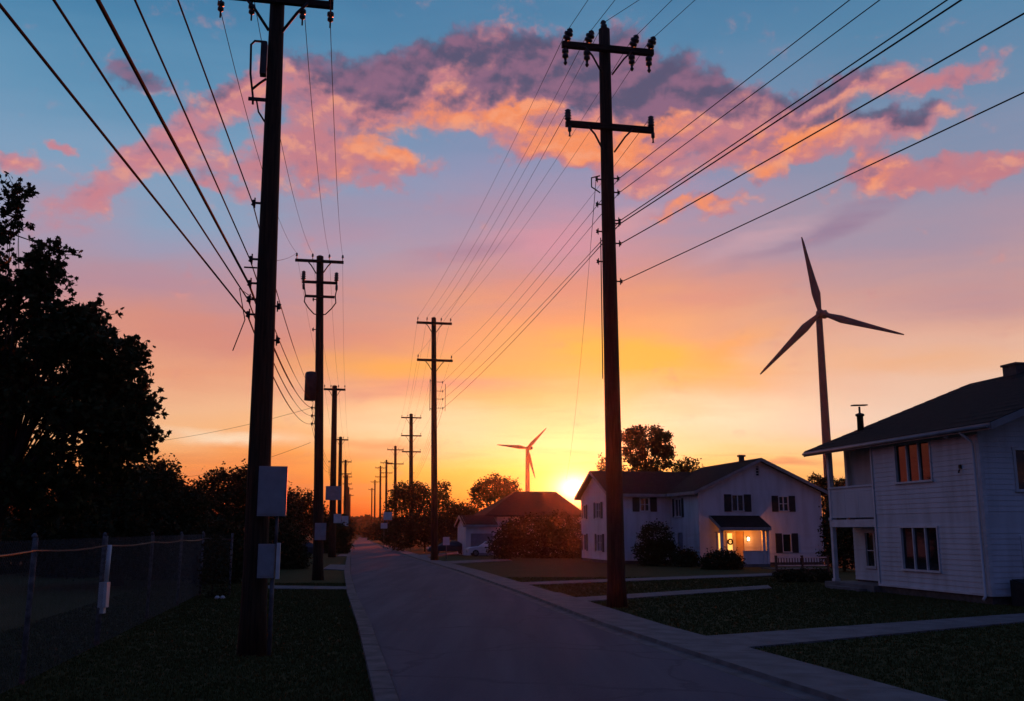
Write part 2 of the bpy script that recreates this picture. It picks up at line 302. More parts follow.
def asphalt():
    m = mat('asphalt', (0.080, 0.078, 0.098), 0.92, (0.060, 0.058, 0.074), 0.35, (1, 0.25, 1), bump=0.5, bscale=30, spec=0.2)
    t = m.node_tree; b = t.nodes['Principled BSDF']
    src = b.inputs['Base Color'].links[0].from_socket
    tcn = t.nodes.new('ShaderNodeTexCoord')
    mp = t.nodes.new('ShaderNodeMapping'); mp.inputs[3].default_value = (0.9, 0.06, 1); mp.inputs[2].default_value = (0, 0, R(-10.5))
    t.links.new(tcn.outputs['Object'], mp.inputs[0])
    nz = t.nodes.new('ShaderNodeTexNoise'); nz.inputs['Scale'].default_value = 1.3; nz.inputs['Detail'].default_value = 4
    t.links.new(mp.outputs[0], nz.inputs['Vector'])
    mr = t.nodes.new('ShaderNodeMapRange'); t.links.new(nz.outputs['Fac'], mr.inputs[0]); mr.inputs[1].default_value = .4; mr.inputs[2].default_value = .65
    m1 = t.nodes.new('ShaderNodeMix'); m1.data_type = 'RGBA'; t.links.new(mr.outputs[0], m1.inputs[0]); t.links.new(src, m1.inputs[6]); m1.inputs[7].default_value = (0.104, 0.098, 0.114, 1)
    # crack lines
    vo = t.nodes.new('ShaderNodeTexVoronoi'); vo.feature = 'DISTANCE_TO_EDGE'; vo.inputs['Scale'].default_value = 0.22
    wn = t.nodes.new('ShaderNodeTexNoise'); wn.inputs['Scale'].default_value = 0.8; wn.inputs['Detail'].default_value = 5
    t.links.new(tcn.outputs['Object'], wn.inputs['Vector'])
    va = t.nodes.new('ShaderNodeVectorMath'); va.operation = 'MULTIPLY_ADD'; va.inputs[1].default_value = (1.6, 1.6, 0)
    t.links.new(wn.outputs['Color'], va.inputs[0]); t.links.new(tcn.outputs['Object'], va.inputs[2]); t.links.new(va.outputs[0], vo.inputs['Vector'])
    cr = t.nodes.new('ShaderNodeMapRange'); t.links.new(vo.outputs['Distance'], cr.inputs[0]); cr.inputs[1].default_value = 0.004; cr.inputs[2].default_value = 0.018
    m2 = t.nodes.new('ShaderNodeMix'); m2.data_type = 'RGBA'; t.links.new(cr.outputs[0], m2.inputs[0]); m2.inputs[6].default_value = (0.066, 0.064, 0.078, 1)
    t.links.new(m1.outputs[2], m2.inputs[7]); t.links.new(m2.outputs[2], b.inputs['Base Color'])
    fn = t.nodes.new('ShaderNodeTexNoise'); fn.inputs['Scale'].default_value = 60; t.links.new(tcn.outputs['Object'], fn.inputs['Vector'])
    return m
MT['asphalt'] = asphalt()

# ------------------------------------------------------------------ mesh helpers
class MB:
    def __init__(s): s.v = []; s.f = []; s.sm = []
    def quadface(s, pts, smooth=False):
        n = len(s.v); s.v += [tuple(p) for p in pts]; s.f.append(tuple(range(n, n + len(pts)))); s.sm.append(smooth)
    def box8(s, c):                                     # 8 corners: 4 bottom, 4 top
        n = len(s.v); s.v += [tuple(p) for p in c]
        for f in ((0, 3, 2, 1), (4, 5, 6, 7), (0, 1, 5, 4), (1, 2, 6, 5), (2, 3, 7, 6), (3, 0, 4, 7)):
            s.f.append(tuple(n + i for i in f)); s.sm.append(False)
    def box(s, x0, x1, y0, y1, z0, z1):
        s.box8([(x0, y0, z0), (x1, y0, z0), (x1, y1, z0), (x0, y1, z0), (x0, y0, z1), (x1, y0, z1), (x1, y1, z1), (x0, y1, z1)])
    def fbox(s, f, a0, a1, z0, z1, o0, o1):             # box in a wall's own coordinates
        s.box8([f(a0, z0, o0), f(a1, z0, o0), f(a1, z0, o1), f(a0, z0, o1), f(a0, z1, o0), f(a1, z1, o0), f(a1, z1, o1), f(a0, z1, o1)])
    def bar(s, p0, p1, w, h):
        p0, p1 = Vector(p0), Vector(p1); d = (p1 - p0).normalized()
        up = Vector((0, 0, 1)) if abs(d.z) < 0.95 else Vector((0, 1, 0))
        r = d.cross(up).normalized() * (w / 2); u = r.cross(d).normalized() * (h / 2)
        s.box8([p0 - r - u, p0 + r - u, p1 + r - u, p1 - r - u, p0 - r + u, p0 + r + u, p1 + r + u, p1 - r + u])
    def tube(s, pts, rad, n=6, caps=True):
        pts = [Vector(p) for p in pts]
        if not isinstance(rad, (list, tuple)): rad = [rad] * len(pts)
        b = len(s.v); ref = None
        for i, p in enumerate(pts):
            d = (pts[min(i + 1, len(pts) - 1)] - pts[max(i - 1, 0)]).normalized()
            if ref is None: ref = Vector((0, 0, 1)) if abs(d.z) < 0.9 else Vector((1, 0, 0))
            r = d.cross(ref).normalized(); u = r.cross(d).normalized(); ref = u
            for k in range(n):
                a = 2 * math.pi * k / n
                s.v.append(tuple(p + (r * math.cos(a) + u * math.sin(a)) * rad[i]))
        for i in range(len(pts) - 1):
            for k in range(n):
                k2 = (k + 1) % n
                s.f.append((b + i * n + k, b + i * n + k2, b + (i + 1) * n + k2, b + (i + 1) * n + k)); s.sm.append(True)
        if caps:
            s.f.append(tuple(b + k for k in range(n))[::-1]); s.sm.append(False)
            e = b + (len(pts) - 1) * n
            s.f.append(tuple(e + k for k in range(n))); s.sm.append(False)
    def lathe(s, c, prof, n=10, axis=Vector((0, 0, 1))):   # prof: (radius, height) along axis
        c = Vector(c); axis = Vector(axis).normalized()
        s.tube([c + axis * h for r, h in prof] if False else [c + axis * h for r, h in prof], [max(r, 1e-4) for r, h in prof], n)
    def prism(s, poly, ext):                            # flat polygon swept along a vector
        poly = [Vector(p) for p in poly]; e = Vector(ext); n = len(poly)
        b = len(s.v); s.v += [tuple(p) for p in poly] + [tuple(p + e) for p in poly]
        s.f.append(tuple(b + i for i in range(n))[::-1]); s.sm.append(False)
        s.f.append(tuple(b + n + i for i in range(n))); s.sm.append(False)
        for i in range(n):
            j = (i + 1) % n; s.f.append((b + i, b + j, b + n + j, b + n + i)); s.sm.append(False)
    def build(s, name, m, parent=None, label=None):
        me = bpy.data.meshes.new(name); me.from_pydata(s.v, [], s.f); me.polygons.foreach_set('use_smooth', s.sm)
        me.materials.append(m); me.update()
        o = bpy.data.objects.new(name, me); COL.objects.link(o)
        if parent: o.parent = parent
        if label: o['label'] = label
        return o
def thing(name, label, cat, loc=(0, 0, 0), rz=0.0, group=None):
    o = bpy.data.objects.new(name, None); COL.objects.link(o); o.empty_display_size = 0.3
    o.location = loc; o.rotation_euler = (0, 0, rz); o['label'] = label; o['category'] = cat
    if group: o['group'] = group
    return o
def tag(o, label, cat, group=None):
    o['label'] = label; o['category'] = cat
    if group: o['group'] = group
    return o
def kind(o, k, label=None):
    o['kind'] = k
    if label: o['label'] = label
    return o

# ------------------------------------------------------------------ ground, road, paths
g = MB(); g.quadface([(-900, -300, 0), (900, -300, 0), (900, 900, 0), (-900, 900, 0)])
kind(g.build('ground', MT['grass']), 'structure')
ROAD = []
for row, xl_, xr_ in ((701, 401, 805), (627, 373, 591), (594, 357, 512), (572, 350.5, 454), (558, 351, 409), (548, 353.5, 384), (540, 357, 366.5)):
    a_, b_ = G(xl_, row), G(xr_, row); ROAD.append((a_.y, a_.x, b_.x - a_.x))
_d = (ROAD[1][1] - ROAD[0][1]) / (ROAD[1][0] - ROAD[0][0])
ROAD.insert(0, (-25.0, ROAD[0][1] - _d * (ROAD[0][0] + 25.0), ROAD[0][2]))
ROAD.append((600.0, ROAD[-1][1] - (600 - ROAD[-1][0]) * .15, ROAD[-1][2]))
def left_edge(Y):
    for (a, xa, wa), (b, xb, wb) in zip(ROAD, ROAD[1:]):
        if Y <= b: t = (Y - a) / (b - a); return xa + (xb - xa) * t, wa + (wb - wa) * t
    return ROAD[-1][1], ROAD[-1][2]
YS = [-20 + 2.0 * i for i in range(60)] + [100 + 8.0 * i for i in range(62)]
def strip(name, offs, zs, m):                           # lengthwise ribbon following the road: offsets from the left edge
    s = MB(); n = len(offs)
    for Y in YS:
        xl, w = left_edge(Y)
        for o, z in zip(offs, zs): s.v.append((xl + o(w), Y, z))
    for i in range(len(YS) - 1):
        for k in range(n - 1):
            s.f.append((i * n + k, i * n + k + 1, (i + 1) * n + k + 1, (i + 1) * n + k)); s.sm.append(False)
    return s.build(name, m)
kind(strip('road', [lambda w: -0.02, lambda w: w * .25, lambda w: w / 2, lambda w: w * .75, lambda w: w + 0.02], [.012, .035, .045, .035, .012], MT['asphalt']), 'structure')
s = MB(); Y = -8.0
while Y < 240:
    n_ = 2.0 if Y < 60 else 6.0; dz_ = random.uniform(-.006, .006)
    x0, x1 = left_edge(Y)[0], left_edge(Y + n_ - .02)[0]; y1 = Y + n_ - .02
    s.box8([(x0 - .42, Y, -.05), (x0 - .022, Y, -.05), (x1 - .022, y1, -.05), (x1 - .42, y1, -.05), (x0 - .40, Y, .07 + dz_), (x0 - .05, Y, .075 + dz_), (x1 - .05, y1, .075 + dz_), (x1 - .40, y1, .07 + dz_)])
    Y += n_
kind(s.build('kerb', MT['kerb']), 'structure')
kind(strip('gutter', [lambda w: w + .021, lambda w: w + .34, lambda w: w + .37, lambda w: w + .385], [.014, .02, .10, .10], MT['kerb']), 'structure')
# the walk beside the kerb is cast in slabs with open joints
s = MB(); Y = -8.0
while Y < 160:
    x0, w0 = left_edge(Y); x1, w1 = left_edge(Y + 1.485)
    wd = 1.55 if Y < 40 else 1.35
    s.box8([(x0 + w0 + .395, Y, 0), (x0 + w0 + .395 + wd, Y + .1, 0), (x1 + w1 + .395 + wd, Y + 1.58, 0), (x1 + w1 + .395, Y + 1.485, 0),
            (x0 + w0 + .395, Y, .1), (x0 + w0 + .395 + wd, Y + .1, .06), (x1 + w1 + .395 + wd, Y + 1.58, .06), (x1 + w1 + .395, Y + 1.485, .1)])
    Y += 1.5
kind(s.build('sidewalk', MT['concrete']), 'structure')
def path(name, pts):                                    # measured outline on the ground
    a = MB(); p = [G(*q) for q in pts]
    a.prism([(v.x, v.y, 0.0) for v in p], (0, 0, 0.045)); kind(a.build(name, MT['concrete']), 'structure')
path('front_path', [(680, 639.5), (738, 650), (1040, 621.5), (1040, 613.5)])
path('front_path', [(553, 600), (582, 602.5), (772, 589), (768, 586)])
path('driveway', [(498, 584), (516, 586), (780, 576), (776, 573.6)])
path('front_path', [(268, 589.4), (349, 590.2), (348.8, 587.4), (268, 586.2)])
path('driveway', [(322, 569.6), (348, 570.6), (349, 565.4), (330, 565.0)])
path('driveway', [(337, 556.5), (351, 556.8), (352, 554.6), (340, 554.5)])
path('driveway', [(400, 556.5), (425, 557.2), (470, 553.4), (462, 552.2)])
path('driveway', [(440, 562.0), (455, 564.0), (512, 560.6), (505, 559.2)])

# ------------------------------------------------------------------ grass blades near the camera
def blades():
    v, f = [], []
    def tuft(x, y, h):
        for _ in range(3):
            a = random.uniform(0, 6.28); l = random.uniform(.5, 1.1) * h; w = .006 + .0005 * y
            bx, by = x + random.gauss(0, .03), y + random.gauss(0, .03)
            dx, dy = math.cos(a), math.sin(a); lean = random.uniform(.1, .7) * l; n = len(v)
            v.extend([(bx - dy * w, by + dx * w, 0), (bx + dy * w, by - dx * w, 0), (bx + dx * lean, by + dy * lean, l)]); f.append((n, n + 1, n + 2))
    for _ in range(42000):
        Y = 12.0 + 36 * random.random() ** 1.7
        xl, w = left_edge(Y)
        tuft(xl - .45 - random.random() ** 1.2 * 9.0, Y, .055)
    for _ in range(46000):
        Y = 14.0 + 40 * random.random() ** 1.6
        xl, w = left_edge(Y)
        x = xl + w + 2.05 + random.random() * 14
        tuft(x, Y, .05)
    me = bpy.data.meshes.new('grass'); me.from_pydata(v, [], f); me.materials.append(MT['blade'])
    o = bpy.data.objects.new('grass', me); COL.objects.link(o); kind(o, 'stuff')
    o['label'] = 'short dark grass blades on the lawns beside the road'; o['category'] = 'grass'
blades()

# ------------------------------------------------------------------ utility poles
RZ = math.atan(0.19)
def rot(x, y): return (x * math.cos(RZ) - y * math.sin(RZ), x * math.sin(RZ) + y * math.cos(RZ))
class Pole:
    def __init__(s, name_label, px, Y, H, r0, r1, lean=0.0, x=None, group=None):
        s.base = Vector(((px - CX) / F * (Y * cP - HC * sP) if x is None else x, Y, 0)); s.H, s.lean = H, lean; s.r0, s.r1 = r0, r1
        s.t = thing('utility_pole', name_label, 'utility pole', s.base, RZ, group)
        m = MB(); n = 9; k = 12
        pts = [(s.cx(H * i / n), 0, H * i / n) for i in range(n + 1)]; pts[0] = (0, 0, -.3); pts.insert(1, (s.cx(.9), 0, .9))
        rr_ = [r0 + (r1 - r0) * (i / n) for i in range(n + 1)]; rr_.insert(1, rr_[0]); rr_[0] *= 1.22
        m.tube(pts, rr_, k)
        m.tube([(s.cx(H), 0, H), (s.cx(H), 0, H + .05)], [r1, r1 * .5], k)
        s.post = m.build('post', MT['wood'], s.t); s.att = {}
    def cx(s, z): return s.lean * z
    def rad(s, z): return s.r0 + (s.r1 - s.r0) * z / s.H
    def w(s, lx, z, ly=0.0):
        a, b = rot(s.cx(z) + lx, ly); return Vector((s.base.x + a, s.base.y + b, z))
    def zpx(s, py, px=None):                             # height seen at a measured image row
        return P(px or CX, py, s.base.y).z
    def arm(s, key, z, x0, x1, ins, style='pin', brace=.75, th=.12, up=.30, small=False):
        y = -s.rad(z) - th / 2; c = s.cx(z)
        m = MB(); m.bar((c + x0, y, z), (c + x1, y, z), th, th * 1.15)
        m.tube([(c, y - th / 2 - .03, z), (c, s.rad(z) + .04, z)], .02, 6)
        a = m.build('crossarm', MT['arm'], s.t)
        if brace:
            for sg, xe in ((-1, x0), (1, x1)):
                b = MB(); xb = xe * brace if brace < 1 else xe * .55
                y2 = y + th * .1 - .01
                zb = z - abs(xb) * 1.05
                b.tube([(c + xb, y2 - th * .62, z - th * .3), (c + xb * .62 + sg * .04, y2 - th * .5, z - abs(xb) * .42), (c + sg * s.rad(z) * .9, -s.rad(z) - .01, zb)], .035 if not small else .03, 6)
                b.build('brace', MT['iron'], s.t)
        s.att[key] = []
        for xi in ins:
            i = MB(); b0 = (c + xi, y, z + th * .55)
            if style == 'pin':
                i.lathe(b0, [(.018, 0), (.018, up * .45), (.06, up * .5), (.065, up * .62), (.045, up * .66), (.055, up * .8), (.035, up), (.01, up + .01)], 8)
            elif style == 'post':
                i.lathe(b0, [(.03, 0), (.05, .02)] + [(r, .04 + up * k / 8) for k, r in enumerate((.08, .14, .08, .14, .08, .13, .08, .12, .05))], 8)
            elif style == 'dead':                          # leaning stack on top, a string below the arm
                dirv = Vector((.35, -.25, .9))
                i.lathe(b0, [(.05, 0), (.05, .08), (.15, .11), (.16, .2), (.08, .23), (.17, .28), (.17, .37), (.09, .40), (.13, .46), (.06, .54)], 8, dirv)
                i.lathe((c + xi, y, z - th * .55), [(.05, 0), (.05, .08), (.13, .1), (.13, .22), (.06, .25), (.12, .3), (.12, .4), (.06, .43), (.045, .56), (.08, .62), (.03, .70)], 8, Vector((0, 0, -1)))
            elif style == 'hang':
                i.lathe((c + xi, y, z - th * .55), [(.02, 0), (.02, .1), (.08, .12), (.08, .2), (.03, .22), (.07, .26), (.07, .32), (.02, .36), (.02, .5)], 8, Vector((0, 0, -1)))
                i.lathe(b0, [(.03, 0), (.06, .04), (.06, .12), (.02, .16)], 8)
            o = i.build('insulator', MT['porcelain'], a)
            tip = z + th * .55 + up if style in ('pin', 'post') else (z + .42 if style == 'dead' else z + .15)
            s.att[key].append(s.w(xi, tip, y))
        return a
    def hook(s, key, z, side, out=.18, n='bracket'):       # a spool bracket bolted to the side of the post
        m = MB(); x0 = s.cx(z) + side * s.rad(z)
        m.bar((x0 - side * .04, 0, z), (x0 + side * out, 0, z), .05, .04)
        m.bar((x0 + side * out, 0, z - .12), (x0 + side * out, 0, z + .12), .03, .03)
        m.lathe((x0 + side * (out + .03), 0, z - .07), [(.02, 0), (.055, .02), (.03, .07), (.055, .12), (.02, .14)], 8)
        m.build('bracket', MT['iron'], s.t); s.att.setdefault(key, []).append(s.w(side * (s.rad(z) + out + .05), z))
    def plate(s, z0, z1, x0, x1, m, name='cabinet', deep=.12, y=None, label=None):
        b = MB(); yy = -(s.rad(z0) + .01) if y is None else y; c = s.cx((z0 + z1) / 2)
        b.box(c + x0, c + x1, yy - deep, yy, z0, z1)
        if deep > .08:
            b.box(c + x0 + .03, c + x1 - .03, yy - deep - .015, yy - deep + .001, z0 + .04, z1 - .04)
            b.box(c + x1 - .06, c + x1 - .035, yy - deep - .035, yy - deep - .014, (z0 + z1) / 2 - .06, (z0 + z1) / 2 + .06)
        return b.build(name, m, s.t, label)

GL, GR = 'utility poles along the left verge', 'utility poles along the right verge'
# left row
Y = G(252, 655).y
L1 = Pole('nearest wooden utility pole on the left with two grey cabinets and a conduit', 252, Y, 15.2, .27, .165, -0.009, group=GL)
zA = L1.zpx(6, 274)
L1.arm('top', zA, -1.30, 1.30, (-1.24, -.55, .60, 1.24), 'hang', .55, .13)
z = L1.zpx(60, 270)
m = MB(); c = L1.cx(z) - L1.rad(z)
m.box(c - .15, c - .01, -.12, .10, z - .42, z + .38); m.build('fuse_box', MT['can'], L1.t)
m = MB(); m.tube([(c - .05, 0, z + .42), (c - .30, 0, z + .42), (c - .38, 0, z + .32), (c - .36, 0, z - .4), (c - .28, 0, z - .95), (c - .27, 0, z - 1.15)], .028, 6)
m.tube([(c, 0, z - .50), (c - .14, 0, z - .62), (c - .30, 0, z - .78)], .03, 6); m.build('fuse_cable', MT['iron'], L1.t)
z = L1.zpx(101, 262); m = MB(); c = L1.cx(z) - L1.rad(z)
m.bar((c + .05, 0, z), (c - .38, 0, z), .06, .07); m.tube([(c - .2, 0, z), (c - .14, 0, z - .3), (c + .02, 0, z - .55)], .022, 6); m.build('bracket', MT['iron'], L1.t)
for py in (204, 260, 284, 300, 315): L1.hook('com', L1.zpx(py, 255), -1, .12)
for py in (306, 340): L1.hook('comr', L1.zpx(py, 277), 1, .04)
m = MB(); z = L1.zpx(282, 255); c = L1.cx(z) - L1.rad(z); m.tube([(c, -.05, z + .3), (c - .28, -.05, z + .3)], .02, 5); m.tube([(c - .05, -.05, z - .4), (c - .35, -.1, z - .2), (c - .2, -.08, z - .9), (c - .42, -.1, z - 1.6)], .012, 5); m.build('loose_wire', MT['wire'], L1.t)
zz = lambda py: P(265, py, L1.base.y - .4).z
L1.plate(zz(516), zz(466), .02, .61, MT['greybox'], 'upper_cabinet', .16)
lo = L1.plate(zz(578), zz(544), .07, .41, MT['greybox'], 'lower_cabinet', .20)
m = MB(); m.box(.425, .50, -.50, -.31, zz(579), zz(543)); m.build('cabinet_lid', MT['whitebox'], L1.t)
m = MB(); m.tube([(.36, -.33, -.05), (.36, -.33, zz(544))], .045, 8); m.tube([(.40, -.30, zz(545)), (.40, -.30, zz(512))], .035, 8); m.build('conduit', MT['galv'], L1.t)

Y = G(318, 580).y
L2 = Pole('second wooden pole on the left, three crossarms with looped cables and a dark transformer', 318, Y, P(319, 257, Y).z, .27, .19, -0.030, group=GL)
L2.arm('top', L2.zpx(263), -1.33, 1.28, (-1.25, -.40, .50, 1.22), 'pin', .5, .13, .34)
L2.arm('mid', L2.zpx(284), -.95, .95, (-.88, .88), 'post', 0, .12, .5)
L2.arm('low', L2.zpx(298), -.80, .80, (), 'pin', 0, .11)
for sg in (-1, 1):
    m = MB(); z0, z1 = L2.zpx(288), L2.zpx(316)
    cc = L2.cx(z1); m.tube([(cc + sg * .88, -.3, z0), (cc + sg * .80, -.3, z0 - .5), (cc + sg * .84, -.32, z0 - .9), (cc + sg * .62, -.3, z1 + .35), (cc + sg * .3, -.28, z1 + .02), (cc + sg * .1, -.25, z1)], .035, 6)
    m.build('looped_cable', MT['wire'], L2.t)
    m = MB(); m.lathe((L2.cx(15) + sg * .88, -.28, L2.zpx(284) - .08), [(.03, 0), (.07, .05), (.07, .3), (.03, .36)], 8, (0, 0, -1)); m.build('arrester', MT['porcelain'], L2.t)
m = MB(); zt0, zt1 = L2.zpx(401), L2.zpx(372); ct = L2.cx(zt0)
m.lathe((ct - .46, -.02, zt0), [(.2, 0), (.33, .02), (.33, zt1 - zt0 - .14), (.28, zt1 - zt0 - .04), (.12, zt1 - zt0)], 16)
m.bar((ct - .3, 0, zt0 + .3), (ct - .1, 0, zt0 + .3), .1, .1); m.bar((ct - .3, 0, zt1 - .4), (ct - .1, 0, zt1 - .4), .1, .1); m.build('transformer', MT['can'], L2.t)
L2.plate(P(321, 540, Y).z, P(321, 523, Y).z, -.18, .40, MT['greybox'], 'cabinet', .14)
for py in (300, 330, 392, 400, 408, 416, 424): L2.hook('com', L2.zpx(py), -1, .12)
def far_pole(rowname, px, Y, top, arms, label, grp, r=.24, half=1.5):
    H = P(px, top, Y).z; p = Pole(label, px, Y, H, r * 1.25, r * .9, -0.018, group=grp)
    # base x is measured at the top of the pole here: move it so that the visible shaft sits right
    for i, (py, h) in enumerate(arms):
        p.arm(('top', 'mid', 'low')[i], P(px, py, Y).z, -h, h, (-h * .93, -h * .35, h * .35, h * .93) if i == 0 else (-h * .93, h * .93), 'pin', .6, .17, .34, True)
    z = H * .55; p.hook('com', z, -1 if grp == GL else 1, .12)
    return p
L3 = far_pole('l', 332, 93.6, 386, [(390, 1.05)], 'third pole on the left, one crossarm and a big pale plate', GL, .27)
L3.plate(P(332, 500, 93).z, P(332, 486, 93).z, -.7, .75, MT['greybox'], 'plate', .1)
L3.plate(P(337, 523, 93).z, P(337, 514, 93).z, .1, .8, MT['whitebox'], 'plate', .05, label='small white plate')
L4 = far_pole('l', 339, 144, 437, [(440, 1.15)], 'fourth pole on the left, one crossarm, past the pale plate', GL, .27)
L4.plate(P(343, 526, 144).z, P(343, 516, 144).z, .3, 1.3, MT['whitebox'], 'plate', .05, label='white plate')
L5 = far_pole('l', 344.5, 196, 460, [(462, 1.2), (474, 1.2)], 'fifth pole on the left, thin with two crossarms', GL, .26)
L6 = far_pole('l', 346.5, 250, 475, [(477, 1.2), (484, 1.2)], 'sixth pole on the left, small and far with two crossarms', GL, .25)
L7 = far_pole('l', 348, 305, 487, [(489, 1.3)], 'seventh pole on the left, tiny before the tree line', GL, .25)
L8 = far_pole('l', 349.5, 365, 494, [(495.5, 1.3)], 'eighth and farthest visible pole on the left', GL, .25)
# right row
Y = G(617, 607).y
R1 = Pole('nearest thick wooden pole on the right with two crossarms carrying large insulators', 617, Y, P(604, 30, Y).z, .315, .215, -0.003, group=GR)
R1.arm('top', R1.zpx(46) - .28, -1.72, 1.80, (-1.60, -.78, .95, 1.62), 'dead', .52, .19)
m = MB(); H = R1.H; m.lathe((R1.cx(H), -.05, H - .05), [(.06, 0), (.13, .12), (.13, .2), (.07, .24), (.12, .3), (.06, .4)], 8, (-.15, 0, 1)); m.build('insulator', MT['porcelain'], R1.t); R1.att['top'].insert(2, R1.w(0, H + .3))
R1.arm('mid', R1.zpx(124) - .26, -1.62, 1.70, (-1.54, 1.62), 'post', .52, .18, .42)
for x in (-1.54, 1.62):
    m = MB(); m.lathe((x, -.36, R1.zpx(124) - .35), [(.03, 0), (.07, .03), (.07, .2), (.03, .25), (.03, .36), (.05, .4)], 8, (0, 0, -1)); m.build('arrester', MT['porcelain'], R1.t)
for py in (178, 192, 220, 223, 243, 281): R1.hook('com', R1.zpx(py), 1, .14)
for py in (180, 205, 232, 262): R1.hook('coml', R1.zpx(py), -1, .14)
m = MB(); z = R1.zpx(186); m.tube([(R1.cx(z) - .3, -.05, z - .3), (R1.cx(z) - .62, -.05, z - .1), (R1.cx(z) - .62, -.05, z + .25), (R1.cx(z) - .3, -.05, z + .35)], .025, 6); m.build('looped_cable', MT['wire'], R1.t)
m = MB(); m.tube([(R1.cx(R1.zpx(300)) - .38, -.2, R1.zpx(380)), (R1.cx(R1.zpx(240)) - .36, -.2, R1.zpx(240))], .02, 5); m.build('ground_wire', MT['wire'], R1.t)
Y = G(433, 561).y
R2 = Pole('second pole on the right, tall with two braced crossarms before dark trees', 434.5, Y, P(432, 318, Y).z, .30, .20, -0.018, group=GR)
R2.arm('top', R2.zpx(324), -1.52, 1.55, (-1.42, -.62, .62, 1.45), 'pin', .5, .17, .4)
R2.att['top'].insert(2, R2.w(0, R2.H))
R2.arm('mid', R2.zpx(361), -1.5, 1.6, (-1.4, 1.5), 'pin', .55, .17, .36)
for py in (382, 391, 399, 408): R2.hook('com', R2.zpx(py), 1, .5)
m = MB(); m.tube([(-.6, -.05, R2.zpx(411)), (-.6, -.05, R2.zpx(379))], .03, 5); m.bar((-.6, 0, R2.zpx(381)), (-.2, 0, R2.zpx(381)), .06, .06); m.bar((-.6, 0, R2.zpx(409)), (-.2, 0, R2.zpx(409)), .06, .06); m.build('riser', MT['iron'], R2.t)
m = MB(); m.tube([(.72, -.05, R2.zpx(411)), (.72, -.05, R2.zpx(384))], .025, 5); m.build('cable_rack', MT['iron'], R2.t)
R3 = far_pole('r', 411, 152, 414, [(418, 1.6), (436, 1.6), (452, 1.5)], 'third pole on the right with three stacked crossarms', GR, .3)
R4 = far_pole('r', 395, 210, 446, [(450, 1.8), (464, 1.8)], 'fourth pole on the right, broad crossarm behind the white sign', GR, .3)
R5 = far_pole('r', 386, 255, 460, [(463, 1.6), (473, 1.6)], 'fifth pole on the right, thin with two crossarms', GR, .28)
R6 = far_pole('r', 380, 290, 466, [(468, 1.6), (477, 1.6)], 'sixth pole on the right, just left of the fifth', GR, .28)
R7 = far_pole('r', 374.5, 360, 480, [(482, 1.6)], 'seventh pole on the right, tiny above the tree line', GR, .28)
R8 = far_pole('r', 371.5, 430, 488, [(489.5, 1.6)], 'eighth and farthest visible pole on the right', GR, .28)

# ------------------------------------------------------------------ overhead wires
def span(a, b, sag, n):
    a, b = Vector(a), Vector(b)
    return [a.lerp(b, i / n) - Vector((0, 0, sag * 4 * (i / n) * (1 - i / n))) for i in range(n + 1)]
def wire(label, pts, r, sags, grp, start=None, cat='power line', name='power_line'):
    path_ = []
    for i in range(len(pts) - 1):
        n = 22 if i < 3 else 8
        sp = span(pts[i], pts[i + 1], sags[min(i, len(sags) - 1)], n)
        path_ += sp if not path_ else sp[1:]
    m = MB(); m.tube(path_, [r if p.y < 36 else max(.007, r * .6) for p in path_], 5)
    return tag(m.build(name, MT['wire']), label, cat, grp)
def back(att, px, py, toY=-14.0):                        # level run from an attachment back past the camera, through a measured direction
    q_ = G(px, py, att.z); d = (q_ - att); t = (toY - att.y) / d.y
    return att + d * t
GW = 'wires of the left pole row'
LT = [L1, L2, L3, L4, L5, L6]
names = ['outer left', 'inner left', 'inner right', 'outer right']
for k in range(4):
    st = L1.att['top'][k]
    pts = [st + Vector((3.4 + .1 * k, -33, 0.0)) - Vector((0, 0, .3))] + [p.att['top'][k] - (Vector((0, 0, .55)) if p is L1 and k in (0, 3) else Vector((0, 0, 0))) for p in LT]
    pts[0] = pts[1] + Vector((6.3, -33, 0))
    wire('thin %s conductor along the top crossarms of the left poles' % names[k], pts, .009, [.3, .9, .8, .8], GW)
cm = L1.att['com']
spec = [(178, 0, 'fifth and highest cable sweeping from the top edge to the near left pole', .014),
        (135, 0, 'fourth cable from the left sweeping from the top edge to the near left pole', .014),
        (98, 0, 'thickest bundled cable sweeping from the top edge to the near left pole', .026),
        (54, 0, 'second cable from the left sweeping from the top edge to the near left pole', .016),
        (0, 5, 'leftmost cable sweeping from the upper left corner to the near left pole', .018)]
l2 = L2.att['com']
for k, (px, py, lb, r) in enumerate(spec):
    pts = [back(cm[k], px, py), cm[k], l2[2 + k]] + [p.att['com'][0] + Vector((0, 0, -.25 * k)) for p in (L3, L4, L5, L6)]
    wire(lb, pts, r, [.0, .45 + .06 * k, .7], 'cables on the left pole row', cat='cable', name='overhead_cable')
GW2 = 'wires of the right pole row'
RT = [R1, R2, R3, R4, R5, R6]
tops = [(588, 0), (615, 0), (639, 0), (672, 0), (684, 10)]
nm = ['leftmost', 'second from the left', 'middle', 'second from the right', 'rightmost']
for k in range(5):
    st = R1.att['top'][k]
    pts = [back(st, *tops[k], toY=-6.0), st, R2.att['top'][k]] + [p.att['top'][min(k, 3)] for p in RT[2:]]
    wire('thin %s conductor over the top crossarm of the near right pole' % nm[k], pts, .011, [.0, .7, 1.0], GW2)
for k in range(2):
    pts = [R1.att['mid'][k] , R2.att['mid'][k]] + [p.att['mid'][k] for p in (R3, R4, R5, R6)]
    wire('thin %s conductor from the lower crossarm of the near right pole' % ('left' if k == 0 else 'right'), pts, .011, [.7, 1.0], GW2)
rc = R1.att['com']; rl = R1.att['coml']; r2 = R2.att['com']
